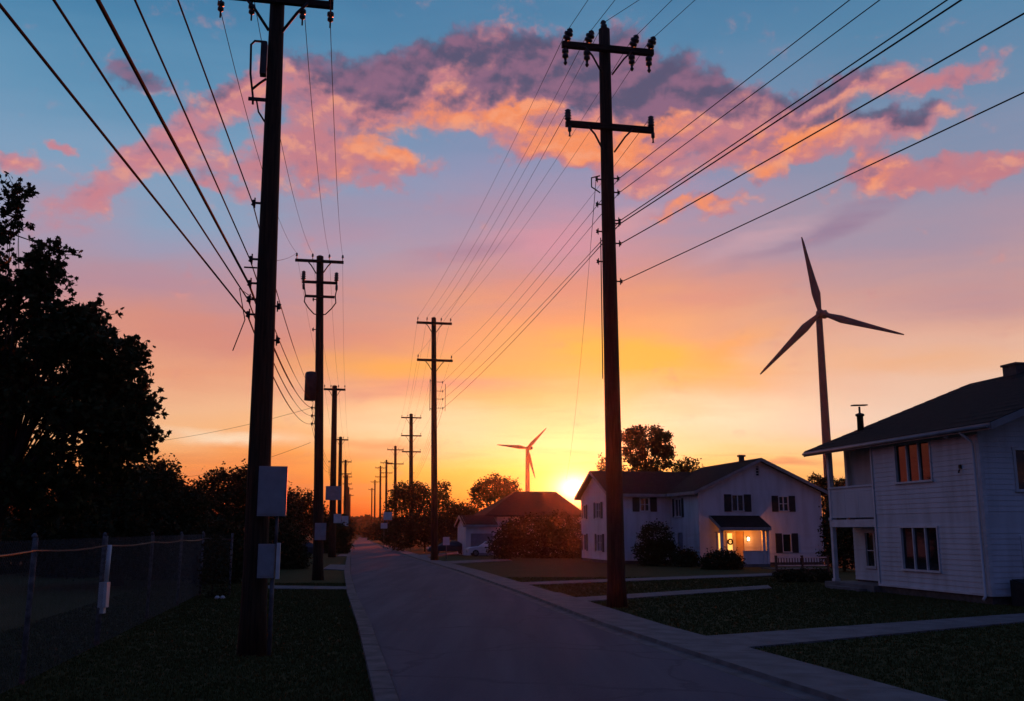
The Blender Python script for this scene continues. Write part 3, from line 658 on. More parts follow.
spec = [(848, 0, 'highest cable from the right side of the near right pole', .014), (878, 0, 'second highest cable from the right side of the near right pole', .014),
        (945, 0, 'upper of the close pair of cables right of the near right pole', .018), (959, 0, 'lower of the close pair of cables right of the near right pole', .022),
        (1024, 12, 'fifth cable down on the right side of the near right pole', .020), (1024, 91, 'lowest cable sweeping from the near right pole to the right edge', .017)]
for k, (px, py, lb, r) in enumerate(spec):
    pts = [back(rc[k], px, py, toY=4.0), rc[k]]
    if k < 4: pts += [r2[k]] + [p.att['com'][0] + Vector((0, 0, -.4 * k)) for p in (R3, R4, R5)]
    
    wire(lb, pts, r, [.03, .35, 1.0], 'cables on the right pole row', cat='cable', name='overhead_cable')
wire('slack service cable dropping from the near right pole to the far roof', [rl[0], P(566, 479, 92)], .012, [1.6], None, cat='cable', name='service_cable')
wire('thin service cable from the second left pole to behind the maple', [L2.att['com'][4], P(120, 445, 60)], .016, [.3], None, cat='cable', name='service_cable')
wire('faint low service cable left of the second left pole', [L2.att['com'][6] - Vector((0, 0, 1.0)), P(170, 478, 75)], .016, [.4], None, cat='cable', name='service_cable')
m = wire('slanting guy wire from the top of the second left pole', [L2.att['top'][0], L1.att['com'][1]], .009, [.2], None, cat='cable', name='guy_wire')

# ------------------------------------------------------------------ wind turbines
def turbine(label, hub, blade_tips, Y, r_top, r_base, group):
    h = P(*hub, Y); t = thing('wind_turbine', label, 'wind turbine', (h.x, Y + 2.2, 0), 0, group)
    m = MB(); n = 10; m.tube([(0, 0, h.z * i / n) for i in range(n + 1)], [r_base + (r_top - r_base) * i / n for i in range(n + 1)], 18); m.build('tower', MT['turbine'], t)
    S = Y / 250.0 if Y < 400 else .72
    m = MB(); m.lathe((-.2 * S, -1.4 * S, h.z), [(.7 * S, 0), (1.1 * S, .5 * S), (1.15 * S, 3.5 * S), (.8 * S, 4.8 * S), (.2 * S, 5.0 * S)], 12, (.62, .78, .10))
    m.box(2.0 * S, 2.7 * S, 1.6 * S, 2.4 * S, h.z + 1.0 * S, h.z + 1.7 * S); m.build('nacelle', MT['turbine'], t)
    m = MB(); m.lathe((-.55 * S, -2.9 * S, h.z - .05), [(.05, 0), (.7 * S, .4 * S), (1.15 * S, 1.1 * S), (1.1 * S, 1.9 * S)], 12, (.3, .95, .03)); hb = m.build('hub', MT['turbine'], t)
    c = Vector((-.3 * S, -2.0 * S, h.z))
    for tx, ty in blade_tips:
        tip = P(tx, ty, Y) - Vector((h.x, Y + 2.2, 0)); tip.y = c.y - .2
        d = tip - c; ln = d.length; d.normalize(); side = d.cross(Vector((0, 1, 0))).normalized(); m = MB(); rings = []
        prof = [(0, .55, .55), (.06, .6, .5), (.14, .85, .40), (.25, 1.15, .30), (.45, .86, .20), (.7, .55, .13), (.92, .33, .08), (1.0, .16, .05)]
        for a, ch, th in prof:
            p = c + d * ln * a; tw = R(18) * (1 - a) ** 2; s1 = (side * math.cos(tw) + Vector((0, 1, 0)) * math.sin(tw)); s2 = s1.cross(d)
            off = -.25 * (ch - .55) * S
            rings.append([p + s1 * (ch * S * math.cos(k * math.pi / 4) + off) + s2 * (th * S * math.sin(k * math.pi / 4)) for k in range(8)])
        b = len(m.v)
        for r_ in rings: m.v += [tuple(v) for v in r_]
        for i in range(len(rings) - 1):
            for k in range(8): m.f.append((b + i * 8 + k, b + i * 8 + (k + 1) % 8, b + (i + 1) * 8 + (k + 1) % 8, b + (i + 1) * 8 + k)); m.sm.append(True)
        m.f.append(tuple(b + k for k in range(8))); m.sm.append(False); e = b + (len(rings) - 1) * 8; m.f.append(tuple(e + k for k in range(8))); m.sm.append(False)
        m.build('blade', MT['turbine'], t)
turbine('tall wind turbine rising behind the near white house on the right', (821.5, 313), [(802, 237), (760, 374), (904, 335)], 250, .85, 1.35, 'wind turbines')
turbine('small distant wind turbine over the dark roof beside the setting sun', (527.5, 448), [(497, 444.5), (546.5, 428), (535, 478)], 420, .75, 1.3, 'wind turbines')

# ------------------------------------------------------------------ houses
def wallf(o, d, nrm_):                                   # maps (along, up, out) to house coordinates
    o, d, nrm_ = Vector(o), Vector(d).normalized(), Vector(nrm_).normalized()
    return lambda s, z, out=0.0: o + d * s + nrm_ * out + Vector((0, 0, z))
def siding(m, f, W, H, opens=(), gable=None, z0=0.0, course=.19, s0=0.0):
    """clapboard courses cut round openings (a0,a1,z0,z1); gable=(peak_along, peak_z)"""
    top = gable[1] if gable else H
    cuts = {z0, top, H}
    for o in opens: cuts |= {o[2], o[3]}
    k = z0
    while k < top: cuts.add(round(k, 4)); k += course
    cuts = sorted(c for c in cuts if z0 <= c <= top)
    def lim(z):
        if gable and z > H:
            t = (z - H) / (gable[1] - H); return s0 + (gable[0] - s0) * t, W + (gable[0] - W) * t
        return s0, W
    for a, b in zip(cuts, cuts[1:]):
        if b - a < .002: continue
        l0, r0 = lim(a); l1, r1 = lim(b)
        ph0 = ((a - z0) / course) % 1.0; ph1 = ph0 + (b - a) / course
        oa, ob = .018 * (1 - ph0), .018 * (1 - min(1, ph1))
        blk = sorted((o[0], o[1]) for o in opens if o[2] < b - .001 and o[3] > a + .001)
        segs = []; cur = None
        xs = [None] + [e for o in blk for e in o] + [None]
        for i in range(0, len(xs), 2):
            A = (l0, l1) if xs[i] is None else (xs[i], xs[i]); B = (r0, r1) if xs[i + 1] is None else (xs[i + 1], xs[i + 1])
            m.quadface([f(A[0], a, oa), f(B[0], a, oa), f(B[1], b, ob), f(A[1], b, ob)])
            m.quadface([f(A[0], a, 0), f(B[0], a, 0), f(B[0], a, oa), f(A[0], a, oa)])
def reveal(m, f, o, d=.14):
    a0, a1, z0, z1 = o
    m.quadface([f(a0, z0, .018), f(a0, z1, .018), f(a0, z1, -d), f(a0, z0, -d)]); m.quadface([f(a1, z0, .018), f(a1, z1, .018), f(a1, z1, -d), f(a1, z0, -d)])
    m.quadface([f(a0, z1, .018), f(a1, z1, .018), f(a1, z1, -d), f(a0, z1, -d)]); m.quadface([f(a0, z0, .018), f(a1, z0, .018), f(a1, z0, -d), f(a0, z0, -d)])
def window(par, f, o, mull=(), bars=(), shut=0.0, glass='glass', trim=.09, curtain=False):
    a0, a1, z0, z1 = o; m = MB(); t = trim
    m.fbox(f, a0 - t, a0 + .03, z0 - .003, z1 + .003, -.10, .045); m.fbox(f, a1 - .03, a1 + t, z0 - .003, z1 + .003, -.10, .045)
    m.fbox(f, a0 - t - .02, a1 + t + .02, z1 - .03, z1 + t, -.10, .055); m.fbox(f, a0 - t - .04, a1 + t + .04, z0 - t, z0 + .03, -.10, .09)
    for x in mull: m.fbox(f, x - .032, x + .032, z0 + .03, z1 - .03, -.095, .02)
    for x in bars: m.fbox(f, a0 + .03, a1 - .03, x - .022, x + .022, -.09, .01)
    w = m.build('window', MT['trim'], par)
    p = MB(); p.quadface([f(a0 + .02, z0 + .02, -.06), f(a1 - .02, z0 + .02, -.06), f(a1 - .02, z1 - .02, -.06), f(a0 + .02, z1 - .02, -.06)])
    p.build('pane', MT[glass], w)
    if shut:
        for (b0, b1) in ((a0 - t - .03 - shut, a0 - t - .03), (a1 + t + .03, a1 + t + .03 + shut)):
            s_ = MB(); s_.fbox(f, b0, b1, z0 - .05, z1 + .05, .012, .05)
            k = z0
            while k < z1 - .05: s_.fbox(f, b0 + .05, b1 - .05, k, k + .05, .045, .062); k += .1
            s_.build('shutter', MT['shutter'], par)
    return w
def gable_roof(par, u0, u1, w0, w1, zeave, uridge, zridge, along='w', th=.20, name='roof', fascia=True):
    """two slopes: eaves at u0/u1, ridge at uridge running from w0 to w1"""
    def pt(u, w, z): return (u, w, z) if along == 'w' else (w, u, z)
    m = MB()
    sec = [(u0, zeave), (uridge, zridge), (u1, zeave), (u1, zeave - th), (uridge, zridge - th), (u0, zeave - th)]
    for a, b in ((0, 1), (1, 2)):
        # shingle courses as slight steps
        n = 14; A, B = sec[a], sec[b]
        for i in range(n):
            t0, t1 = i / n, (i + 1) / n
            lo_first = A[1] < B[1]
            e0, e1 = (.014, .0) if lo_first else (.0, .014)
            p0 = (A[0] + (B[0] - A[0]) * t0, A[1] + (B[1] - A[1]) * t0 + e0); p1 = (A[0] + (B[0] - A[0]) * t1, A[1] + (B[1] - A[1]) * t1 + e1)
            m.quadface([pt(p0[0], w0, p0[1]), pt(p1[0], w0, p1[1]), pt(p1[0], w1, p1[1]), pt(p0[0], w1, p0[1])])
        q0, q1 = sec[5 - a] if a == 0 else sec[4], sec[4] if a == 0 else sec[3]
        m.quadface([pt(q0[0], w0, q0[1]), pt(q1[0], w0, q1[1]), pt(q1[0], w1, q1[1]), pt(q0[0], w1, q0[1])])
    for w in (w0, w1):
        m.quadface([pt(sec[0][0], w, sec[0][1]), pt(sec[1][0], w, sec[1][1]), pt(sec[4][0], w, sec[4][1]), pt(sec[5][0], w, sec[5][1])])
        m.quadface([pt(sec[1][0], w, sec[1][1]), pt(sec[2][0], w, sec[2][1]), pt(sec[3][0], w, sec[3][1]), pt(sec[4][0], w, sec[4][1])])
    for a, b in ((0, 5), (2, 3)):
        m.quadface([pt(sec[a][0], w0, sec[a][1]), pt(sec[a][0], w1, sec[a][1]), pt(sec[b][0], w1, sec[b][1]), pt(sec[b][0], w0, sec[b][1])])
    rf = m.build(name, MT['shingle'], par)
    if fascia:
        m = MB()
        for u, sg in ((u0, -1), (u1, 1)):
            x = sorted((u + sg * .004, u + sg * .035))
            for_ = [pt(x[0], w0, 0), pt(x[1], w0, 0), pt(x[1], w1, 0), pt(x[0], w1, 0)]
            m.box8([(p[0], p[1], zeave - th - .05) for p in for_] + [(p[0], p[1], zeave - .02) for p in for_])
        for w, sg in ((w0, -1), (w1, 1)):
            for A, B in (((u0, zeave), (uridge, zridge)), ((uridge, zridge), (u1, zeave))):
                y = sorted((w + sg * .004, w + sg * .04))
                m.box8([pt(A[0], y[0], A[1] - th - .06), pt(B[0], y[0], B[1] - th - .06), pt(B[0], y[1], B[1] - th - .06), pt(A[0], y[1], A[1] - th - .06),
                        pt(A[0], y[0], A[1] - .02), pt(B[0], y[0], B[1] - .02), pt(B[0], y[1], B[1] - .02), pt(A[0], y[1], A[1] - .02)])
        m.build('fascia', MT['eave'], par)
    return rf

# --- near white house on the right: x = away from the road, y = along the road
A0 = G(993, 605); RH = math.atan(0.2)
h1 = thing('white_house', 'near white two storey house on the right with a corner balcony and red lit window', 'house', A0, RH)
def loc1(px, Y_): pass
n1 = math.sqrt(1 + .04)
def along1(px):                                          # distance along the road-side wall for an image column
    k = (px - CX) / F / cP * 1.0
    # the column's slope on the ground plane is measured at the horizon row
    k = ray(px, 530).x; t = (A0.x - k * A0.y) / (k + .2); return t * n1
SW = along1(876)                                         # solid wall length
BE = along1(834)
fR = wallf((0, 0, 0), (0, 1, 0), (-1, 0, 0))             # wall facing the road
def Zw(px, py, wallx=0.0):                               # height on that wall for an image point
    s_ = along1(px) / n1; return P(px, py, A0.y + s_).z
up_o = (along1(936.5), along1(900.5), Zw(915, 482), Zw(915, 443.5)); lo_o = (along1(937.5), along1(901), Zw(918, 570.5), Zw(918, 527))
ZE, OH, DEP = 6.20, .5, 17.4
TH = .2
slope = .385
zwall = ZE + OH * slope - TH - .02
m = MB()
siding(m, fR, SW, zwall, [up_o, lo_o], z0=.35); reveal(m, fR, up_o); reveal(m, fR, lo_o)
fG = wallf((0, 0, 0), (1, 0, 0), (0, -1, 0))             # gable wall facing the camera
gw = (1.4, 2.7, 3.95, 5.4); gw2 = (1.4, 2.7, .95, 2.3); gw3 = (7.5, 9.0, 3.95, 5.4)
siding(m, fG, DEP, zwall, [gw, gw2, gw3], (DEP / 2, zwall + DEP / 2 * slope), z0=.35)
for o in (gw, gw2, gw3): reveal(m, fG, o)
LT1 = BE + .35; DI = 1.15
fF = wallf((DI, LT1, 0), (1, 0, 0), (0, 1, 0)); siding(m, fF, DEP - DI, zwall, (), None, z0=.35)
fF2 = wallf((0, LT1, 0), (1, 0, 0), (0, 1, 0))
m.prism([fF2(0, zwall, .0), fF2(DEP, zwall, .0), fF2(DEP / 2, zwall + DEP / 2 * slope, .0)], (0, -.12, 0))
fB = wallf((DEP, 0, 0), (0, 1, 0), (1, 0, 0)); siding(m, fB, LT1, zwall, (), z0=.35)
fI = wallf((DI, SW, 0), (0, 1, 0), (-1, 0, 0))          # wall at the back of the balcony and porch
pw = (2.05, 2.75, .95, 2.45); bd = (.5, 1.4, 3.05, 5.2)
siding(m, fI, LT1 - SW, zwall, [pw], z0=.35); reveal(m, fI, pw)
fS = wallf((0, SW, 0), (1, 0, 0), (0, 1, 0)); siding(m, fS, DI, zwall, (), z0=.35)
m.build('wall', MT['siding'], h1)
for f__, a__, b__ in ((fR, 0, .12), (fG, -.05, .10), (fR, SW - .1, SW + .02)):
    m = MB(); m.fbox(f__, a__, b__, .37, zwall, .021, .05); m.build('corner_board', MT['trim'], h1)
m = MB(); m.box(.05, DEP - .05, .05, SW, -.2, .35); m.box(DI + .05, DEP - .05, SW, LT1 - .05, -.2, .35)
m.build('foundation', MT['brick'], h1)
m = MB(); m.fbox(fR, -.03, SW, .28, .36, .0, .05); m.fbox(fG, -.03, DEP, .28, .36, 0, .05); m.build('skirt_board', MT['trim'], h1)
def mulls(o, n): return [o[0] + (o[1] - o[0]) * (k + 1) / n for k in range(n - 1)]
window(h1, fR, up_o, mulls(up_o, 3), (), trim=.045); window(h1, fR, lo_o, mulls(lo_o, 3), (), trim=.045)
window(h1, fG, gw, mulls(gw, 2), (), trim=.07); window(h1, fG, gw2, mulls(gw2, 2), (), trim=.07); window(h1, fG, gw3, mulls(gw3, 2), (), trim=.07); window(h1, fI, pw, (), (1.65,), trim=.08)
m = MB(); m.fbox(fI, .6, 1.5, .4, 2.45, .03, .06); d_ = m.build('door', MT['door'], h1)
m = MB(); m.lathe(fI(.7, 1.35, .06), [(.02, 0), (.035, .03), (.035, .06), (.01, .07)], 8, (-1, 0, 0)); m.build('handle', MT['galv'], d_)
rf = gable_roof(h1, -OH, DEP + OH, -1.35, 11.7, ZE, DEP / 2, ZE + (DEP / 2 + OH) * slope)
ZR = ZE + (DEP / 2 + OH) * slope
pv = P(860, 432, 44.0); 
m = MB(); vx, vy = 2.1, LT1 + .35; vz = ZE + (vx + OH) * slope
m.lathe((vx, vy, vz - .1), [(.16, 0), (.15, .75), (.21, .78), (.21, .86), (.12, .9), (.05, .92), (.05, 1.22)], 10); m.bar((vx - .42, vy - .1, vz + 1.16), (vx + .42, vy + .1, vz + 1.22), .22, .06); m.build('vent_pipe', MT['iron'], rf)
m = MB(); m.box(DEP / 2 - .4, DEP / 2 + .5, 7.9, 8.8, ZR - .5, ZR + .32); m.box(DEP / 2 - .46, DEP / 2 + .56, 7.84, 8.86, ZR + .321, ZR + .42); m.build('chimney', MT['brick'], rf)
# gutter and downpipe
m = MB(); m.tube([(-OH - .09, -1.3, ZE - .14), (-OH - .09, 11.65, ZE - .14)], .06, 8); m.build('gutter', MT['eave'], h1)
m = MB(); m.tube([(-OH - .05, .25, ZE - .2), (-.12, .2, ZE - .55), (-.10, .2, ZE - .8), (-.10, .2, .3), (-.25, .15, .15)], .05, 8); m.build('downpipe', MT['siding'], h1)
# balcony over the porch
bz0, bz1 = Zw(850, 520), Zw(850, 486)
m = MB(); m.box(0, DI, SW + .05, LT1, Zw(850, 527), bz0 + .02); m.build('balcony_floor', MT['trim'], h1)
m = MB()
def panel(f, a, b):
    m.fbox(f, a, b, bz0 + .10, bz1 - .08, -.08, -.03); m.fbox(f, a, b, bz1 - .08, bz1, -.12, .02)
    k = a + .12
    while k < b: m.fbox(f, k - .01, k + .01, bz0 + .1, bz1 - .08, -.031, -.024); k += 1.1
    k = bz0 + .25
    while k < bz1 - .1: m.fbox(f, a, b, k, k + .012, -.031, -.018); k += .14
panel(fR, SW + .05, LT1 - .02)
fE = wallf((0, LT1, 0), (1, 0, 0), (0, 1, 0)); panel(fE, .03, DI - .05)
m.build('balustrade', MT['siding'], h1)
for nm_, z0_, z1_, x_ in (('post', .28, Zw(850, 527), .10), ('post', bz0, zwall + .1, .10), ('post', bz0, zwall + .1, DI - .15)):
    m = MB(); m.box(x_ - .09, x_ + .09, LT1 - .2, LT1 - .02, z0_, z1_); m.box(x_ - .13, x_ + .13, LT1 - .24, LT1 + .02, z0_, z0_ + .12); m.build(nm_, MT['trim'], h1)
m = MB(); m.box(-.25, DI, SW + .03, LT1 + .3, -.1, .27); m.box(-.6, -.26, SW + .6, LT1 - .4, -.1, .13); m.build('porch_slab', MT['concrete'], h1)
m = MB(); z_ = Zw(965, 467); s_ = along1(966.5); m.fbox(fR, s_ - .05, s_ + .05, z_ - .07, z_ + .07, .018, .08); m.tube([fR(s_, z_ - .1, .08), fR(s_, z_ - .22, .12)], .03, 6); m.build('wall_lamp', MT['iron'], h1)
m = MB(); s_ = along1(962); m.lathe(fR(s_, zwall - .05, .35), [(.05, 0), (.09, .05), (.09, .2), (.03, .25)], 8, (0, 0, -1)); m.build('eave_lamp', MT['trim'], h1)

# cellar hatch against the gable wall
hp = A0 + Vector((.55, -.35, 0)); ht = thing('cellar_hatch', 'dark slatted cellar hatch at the right edge against the near white house', 'cellar hatch', hp, RH)
m = MB(); m.prism([(0, -1.0, -.05), (0, .1, -.05), (0, .1, .85), (0, -1.0, .62)], (2.6, 0, 0)); m.build('frame', MT['hatch'], ht)
for k in range(2):
    m = MB(); x0 = .06 + k * 1.26
    for q_ in range(6): m.prism([(x0 + q_ * .2, -.98, .632), (x0 + q_ * .2, .08, .862), (x0 + q_ * .2, .08, .885), (x0 + q_ * .2, -.98, .655)], (.18, 0, 0))
    m.build('leaf_door', MT['hatch'], ht)

# --- middle white house: gable towards the camera, a lower wing to its left
B0 = P(699, 530, 70.0); B0.z = 0
h2 = thing('white_house', 'white two storey house with dark shutters and a warmly lit front porch', 'house', B0, RH)
GWID = 9.65; ZE2 = 5.32; AP = 7.75; OH2 = .45
def u2(px, w=0.0):                                       # along the gable wall for an image column
    k = ray(px, 530).x; ox, oy = B0.x - .2 * w / n1, B0.y + w / n1
    t = (k * oy - ox) / (1 - .2 * k); return t * n1
def z2(px, py, w=0.0):
    return P(px, py, B0.y + w / n1 + .2 * u2(px, w) / n1).z
fM = wallf((0, 0, 0), (1, 0, 0), (0, -1, 0))
def op(px0, px1, py0, py1, w=0.0):
    return (u2(px0, w), u2(px1, w), z2((px0 + px1) / 2, py1, w), z2((px0 + px1) / 2, py0, w))
o_ul = op(733, 744.5, 495, 511); o_ur = op(780, 789.5, 496.5, 511); o_lr = op(782, 790.5, 534, 552); o_at = op(758, 762, 466, 476)
o_pd = (u2(735.5), u2(743.5), .35, 2.45); o_p1 = (u2(726.5), u2(732.5), 1.1, 2.35); o_p0 = (u2(717.5), u2(722), 1.1, 2.35)
sl2 = (AP - ZE2) / (GWID / 2 + OH2); zw2 = ZE2 + OH2 * sl2 - .22; WB = 5.6; MD = 14.5
m = MB(); opens = [o_ul, o_ur, o_lr, o_at, o_pd, o_p1, o_p0]
siding(m, fM, GWID, zw2, opens, (GWID / 2, zw2 + GWID / 2 * sl2), z0=.25, course=.22)
for o in opens: reveal(m, fM, o)
fMl = wallf((0, 0, 0), (0, 1, 0), (-1, 0, 0)); siding(m, fMl, WB, zw2, [(3.3, 4.6, 3.55, 4.85), (3.2, 4.2, .27, 2.35)], z0=.25, course=.22); reveal(m, fMl, (3.3, 4.6, 3.55, 4.85))
fMr = wallf((GWID, 0, 0), (0, 1, 0), (1, 0, 0)); siding(m, fMr, MD, zw2, (), z0=.25, course=.22)
WU = -4.75; WD = 8.8; fW = wallf((WU, WB, 0), (1, 0, 0), (0, -1, 0))
w_a = op(641, 649.5, 498, 511, WB); w_b = op(672.5, 679, 498, 511, WB); w_d = op(674, 682, 531, 556, WB)
w_a = (w_a[0] - WU, w_a[1] - WU, w_a[2], w_a[3])
w_b = (3.3, 4.6, w_a[2], w_a[3]); w_d = (3.2, 4.2, .27, 2.35)
siding(m, fW, -WU, zw2, [w_a], z0=.25, course=.22); reveal(m, fW, w_a)
fE2 = wallf((WU, WB, 0), (0, 1, 0), (-1, 0, 0)); slw = (7.3 - ZE2) / (WD / 2 + OH2)
e_u = (3.0, 4.3, 3.5, 4.7); e_l = (2.7, 4.1, .9, 2.2); e_u2 = (7.3, 8.1, 3.5, 4.6); e_l2 = (7.3, 8.2, .9, 2.2)
siding(m, fE2, WD, zw2, [e_u, e_l, e_u2, e_l2], (WD / 2, zw2 + WD / 2 * slw), z0=.25, course=.22)
for o in (e_u, e_l, e_u2, e_l2): reveal(m, fE2, o)
fBk = wallf((WU, WB + WD, 0), (1, 0, 0), (0, 1, 0)); siding(m, fBk, GWID - WU, zw2, (), z0=.25, course=.22)
m.build('wall', MT['siding'], h2)
m = MB(); m.box(.04, GWID - .04, .04, MD, -.2, .25); m.box(WU + .04, .04, WB + .04, WB + WD - .04, -.2, .25); m.build('foundation', MT['brick'], h2)
for f__, a__, b__ in ((fM, 0, .12), (fM, GWID - .12, GWID), (fW, 0, .12), (fE2, -.05, .12)):
    m = MB(); m.fbox(f__, a__, b__, .27, zw2, .021, .05); m.build('corner_board', MT['trim'], h2)
window(h2, fM, o_ul, mulls(o_ul, 2), (), .55, trim=.02); window(h2, fM, o_ur, mulls(o_ur, 2), ((o_ur[2] + o_ur[3]) / 2,), .5, trim=.02)
window(h2, fM, o_lr, (), (), .5, trim=.02); window(h2, fM, o_at, (), [o_at[2] + .2 * k for k in range(1, 4)], trim=.05, glass='shutter')
window(h2, fM, o_p1, (), ((o_p1[2] + o_p1[3]) / 2,), trim=.06, glass='litpane'); window(h2, fM, o_p0, (), (), trim=.06, glass='litpane')
window(h2, fW, w_a, mulls(w_a, 2), ((w_a[2] + w_a[3]) / 2,), .55, trim=.06); window(h2, fMl, (3.3, 4.6, 3.55, 4.85), (3.95,), (), .4, trim=.06)
m = MB(); m.fbox(fMl, w_d[0], w_d[1], w_d[2], w_d[3], -.1, -.05); m.build('door', MT['door'], h2)
for o in (e_u, e_l): window(h2, fE2, o, mulls(o, 2), ((o[2] + o[3]) / 2,), .5, trim=.06)
for o in (e_u2, e_l2): window(h2, fE2, o, (), (), .35, trim=.06)
m = MB(); m.fbox(fM, o_pd[0], o_pd[1], o_pd[2], o_pd[3], -.1, -.05); dr = m.build('front_door', MT['warmwall'], h2)
m = MB(); m.lathe(fM(o_pd[0] + .1, 1.3, -.05), [(.02, 0), (.04, .04), (.01, .08)], 8, (0, -1, 0)); m.build('handle', MT['galv'], dr)
a_ = (o_p1[0] + o_p1[1]) / 2
m = MB(); m.tube([fM(a_ + .18 * math.cos(k * .628), 1.72 + .18 * math.sin(k * .628), .06) for k in range(11)], .06, 6, False); m.build('wreath', MT['wreath'], h2)
gr2 = gable_roof(h2, -OH2, GWID + OH2, -.5, 10.8, ZE2, GWID / 2, AP, name='roof')
gable_roof(h2, WB - OH2, WB + WD + OH2, WU - .45, GWID / 2, ZE2 - .01, WB + WD / 2, 7.3, along='u', name='wing_roof')
m = MB(); ux = GWID / 2 - .15; m.box(ux - .16, ux + .16, 2.4, 2.72, AP - .5, AP + .28); m.box(ux - .24, ux + .24, 2.32, 2.80, AP + .281, AP + .42); m.build('chimney', MT['brick'], gr2)
# porch
pu0, pu1, pd = u2(711), u2(757.5), 1.7
zt, ze_ = z2(735, 515.5), z2(745, 527, -pd) - .0
m = MB(); m.prism([(pu0 - .1, -.03, zt), (pu0 - .1, -pd - .25, ze_), (pu0 - .1, -pd - .25, ze_ - .14), (pu0 - .1, -.03, zt - .16)], (pu1 - pu0 + .2, 0, 0)); m.build('porch_roof', MT['shingle'], h2)
m = MB(); m.box(pu0 - .1, pu1 + .1, -pd - .28, -pd - .252, ze_ - .24, ze_ - .01); m.prism([(pu0 - .14, -.03, zt + .02), (pu0 - .14, -pd - .25, ze_ + .02), (pu0 - .14, -pd - .25, ze_ - .2), (pu0 - .14, -.03, zt - .2)], (.035, 0, 0))
m.prism([(pu1 + .105, -.03, zt + .02), (pu1 + .105, -pd - .25, ze_ + .02), (pu1 + .105, -pd - .25, ze_ - .2), (pu1 + .105, -.03, zt - .2)], (.035, 0, 0)); m.build('porch_fascia', MT['eave'], h2)
for u_ in (pu0 + .1, pu0 + (pu1 - pu0) * .9, pu1 - .05):
    m = MB(); m.box(u_ - .09, u_ + .09, -pd, -pd + .18, .2, ze_ - .15); m.box(u_ - .13, u_ + .13, -pd - .04, -pd + .22, ze_ - .3, ze_ - .151); m.build('porch_post', MT['trim'], h2)
m = MB(); m.box(pu0, pu1, -pd - .1, -.02, -.1, .2); m.build('porch_floor', MT['concrete'], h2)
m = MB(); m.box(u2(743, -pd), pu1 - .15, -pd + .03, -pd + .13, .2, 1.05); m.box(u2(743, -pd) - .03, pu1 - .1, -pd, -pd + .16, 1.05, 1.12); m.build('porch_parapet', MT['siding'], h2)
m = MB(); u_ = u2(747); m.box(u_ - .06, u_ + .06, -.10, -.02, 1.75, 2.05); m.box(u_ - .1, u_ + .1, -.22, -.021, 2.06, 2.1); ln = m.build('wall_lantern', MT['iron'], h2)
m = MB(); m.lathe((u_, -.16, 1.78), [(.05, 0), (.085, .04), (.085, .22), (.05, .27)], 10); m.build('bulb', MT['lampglow'], ln)
def lamp(p, e, col=(1.0, .50, .16)):
    l = bpy.data.lights.new('porch_light', 'POINT'); l.energy = e; l.color = col; l.shadow_soft_size = .12
    o = bpy.data.objects.new('porch_light', l); COL.objects.link(o); o.parent = h2; o.location = p
lamp((u_, -1.0, 2.1), 70, (1.0, .24, .02))
lamp((pu0 + 1.5, -.6, 2.2), 14, (1.0, .24, .02))

# --- far house by the sun: hip roof and a garage wing
C0 = P(497, 530, 104); C0.z = 0
h3 = thing('bungalow', 'low pale house with a broad dark hip roof in front of the setting sun', 'house', C0, RH)
m = MB(); W3, D3, E3 = 9.3, 9.0, 4.15
o3 = [(1.2, 2.4, 2.2, 3.4), (4.2, 5.6, 2.2, 3.4)]
f3 = wallf((0, 0, 0), (1, 0, 0), (0, -1, 0)); siding(m, f3, W3, E3, o3, z0=0, course=.25)
siding(m, wallf((0, 0, 0), (0, 1, 0), (-1, 0, 0)), D3, E3, (), z0=0, course=.25); siding(m, wallf((W3, 0, 0), (0, 1, 0), (1, 0, 0)), D3, E3, (), z0=0, course=.25)
siding(m, wallf((0, D3, 0), (1, 0, 0), (0, 1, 0)), W3, E3, (), z0=0, course=.25); m.build('wall', MT['siding'], h3)
for o in o3: window(h3, f3, o, mulls(o, 2), (), trim=.06)
m = MB(); oh = .6; z0_, z1_ = E3 - .05, P(540, 491, 108).z
a, b, c, d = (-oh - .8, -oh, z0_), (W3 + oh, -oh, z0_), (W3 + oh, D3 + oh, z0_), (-oh - .8, D3 + oh, z0_); e, f_ = (2.9, D3 / 2, z1_), (W3 - 1.7, D3 / 2, z1_)
for q_ in ((a, b, f_, e), (b, c, f_), (c, d, e, f_), (d, a, e)): m.quadface(q_)
m.quadface([(x, y, z - .15) for x, y, z in (a, d, c, b)])
for p_, q_ in ((a, b), (b, c), (c, d), (d, a)): m.quadface([p_, q_, (q_[0], q_[1], q_[2] - .15), (p_[0], p_[1], p_[2] - .15)])
m.build('roof', MT['shingle'], h3)
C1 = P(466, 530, 100); C1.z = 0
h4 = thing('garage', 'small white garage with a low dark roof left of the broad hip roof', 'garage', C1, RH)
m = MB(); W4, D4, E4 = 3.3, 6, 3.1; f4 = wallf((0, 0, 0), (1, 0, 0), (0, -1, 0)); og = [(.5, 2.8, 0.0, 2.2)]
siding(m, f4, W4, E4, og, z0=0, course=.25); siding(m, wallf((0, 0, 0), (0, 1, 0), (-1, 0, 0)), D4, E4, (), (D4 / 2, 4.0), z0=0, course=.25); siding(m, wallf((0, D4, 0), (1, 0, 0), (0, 1, 0)), W4, E4, (), z0=0, course=.25); m.build('wall', MT['siding'], h4)
m = MB(); m.fbox(f4, .5, 2.8, 0, 2.2, -.12, -.05)
for k in range(4): m.fbox(f4, .55, 2.75, .06 + k * .54, .5 + k * .54, -.051, -.03)
m.build('garage_door', MT['door'], h4)
gable_roof(h4, -.4, D4 + .4, -.3, W4 - .02, E4 - .0, D4 / 2, 4.1, along='u')
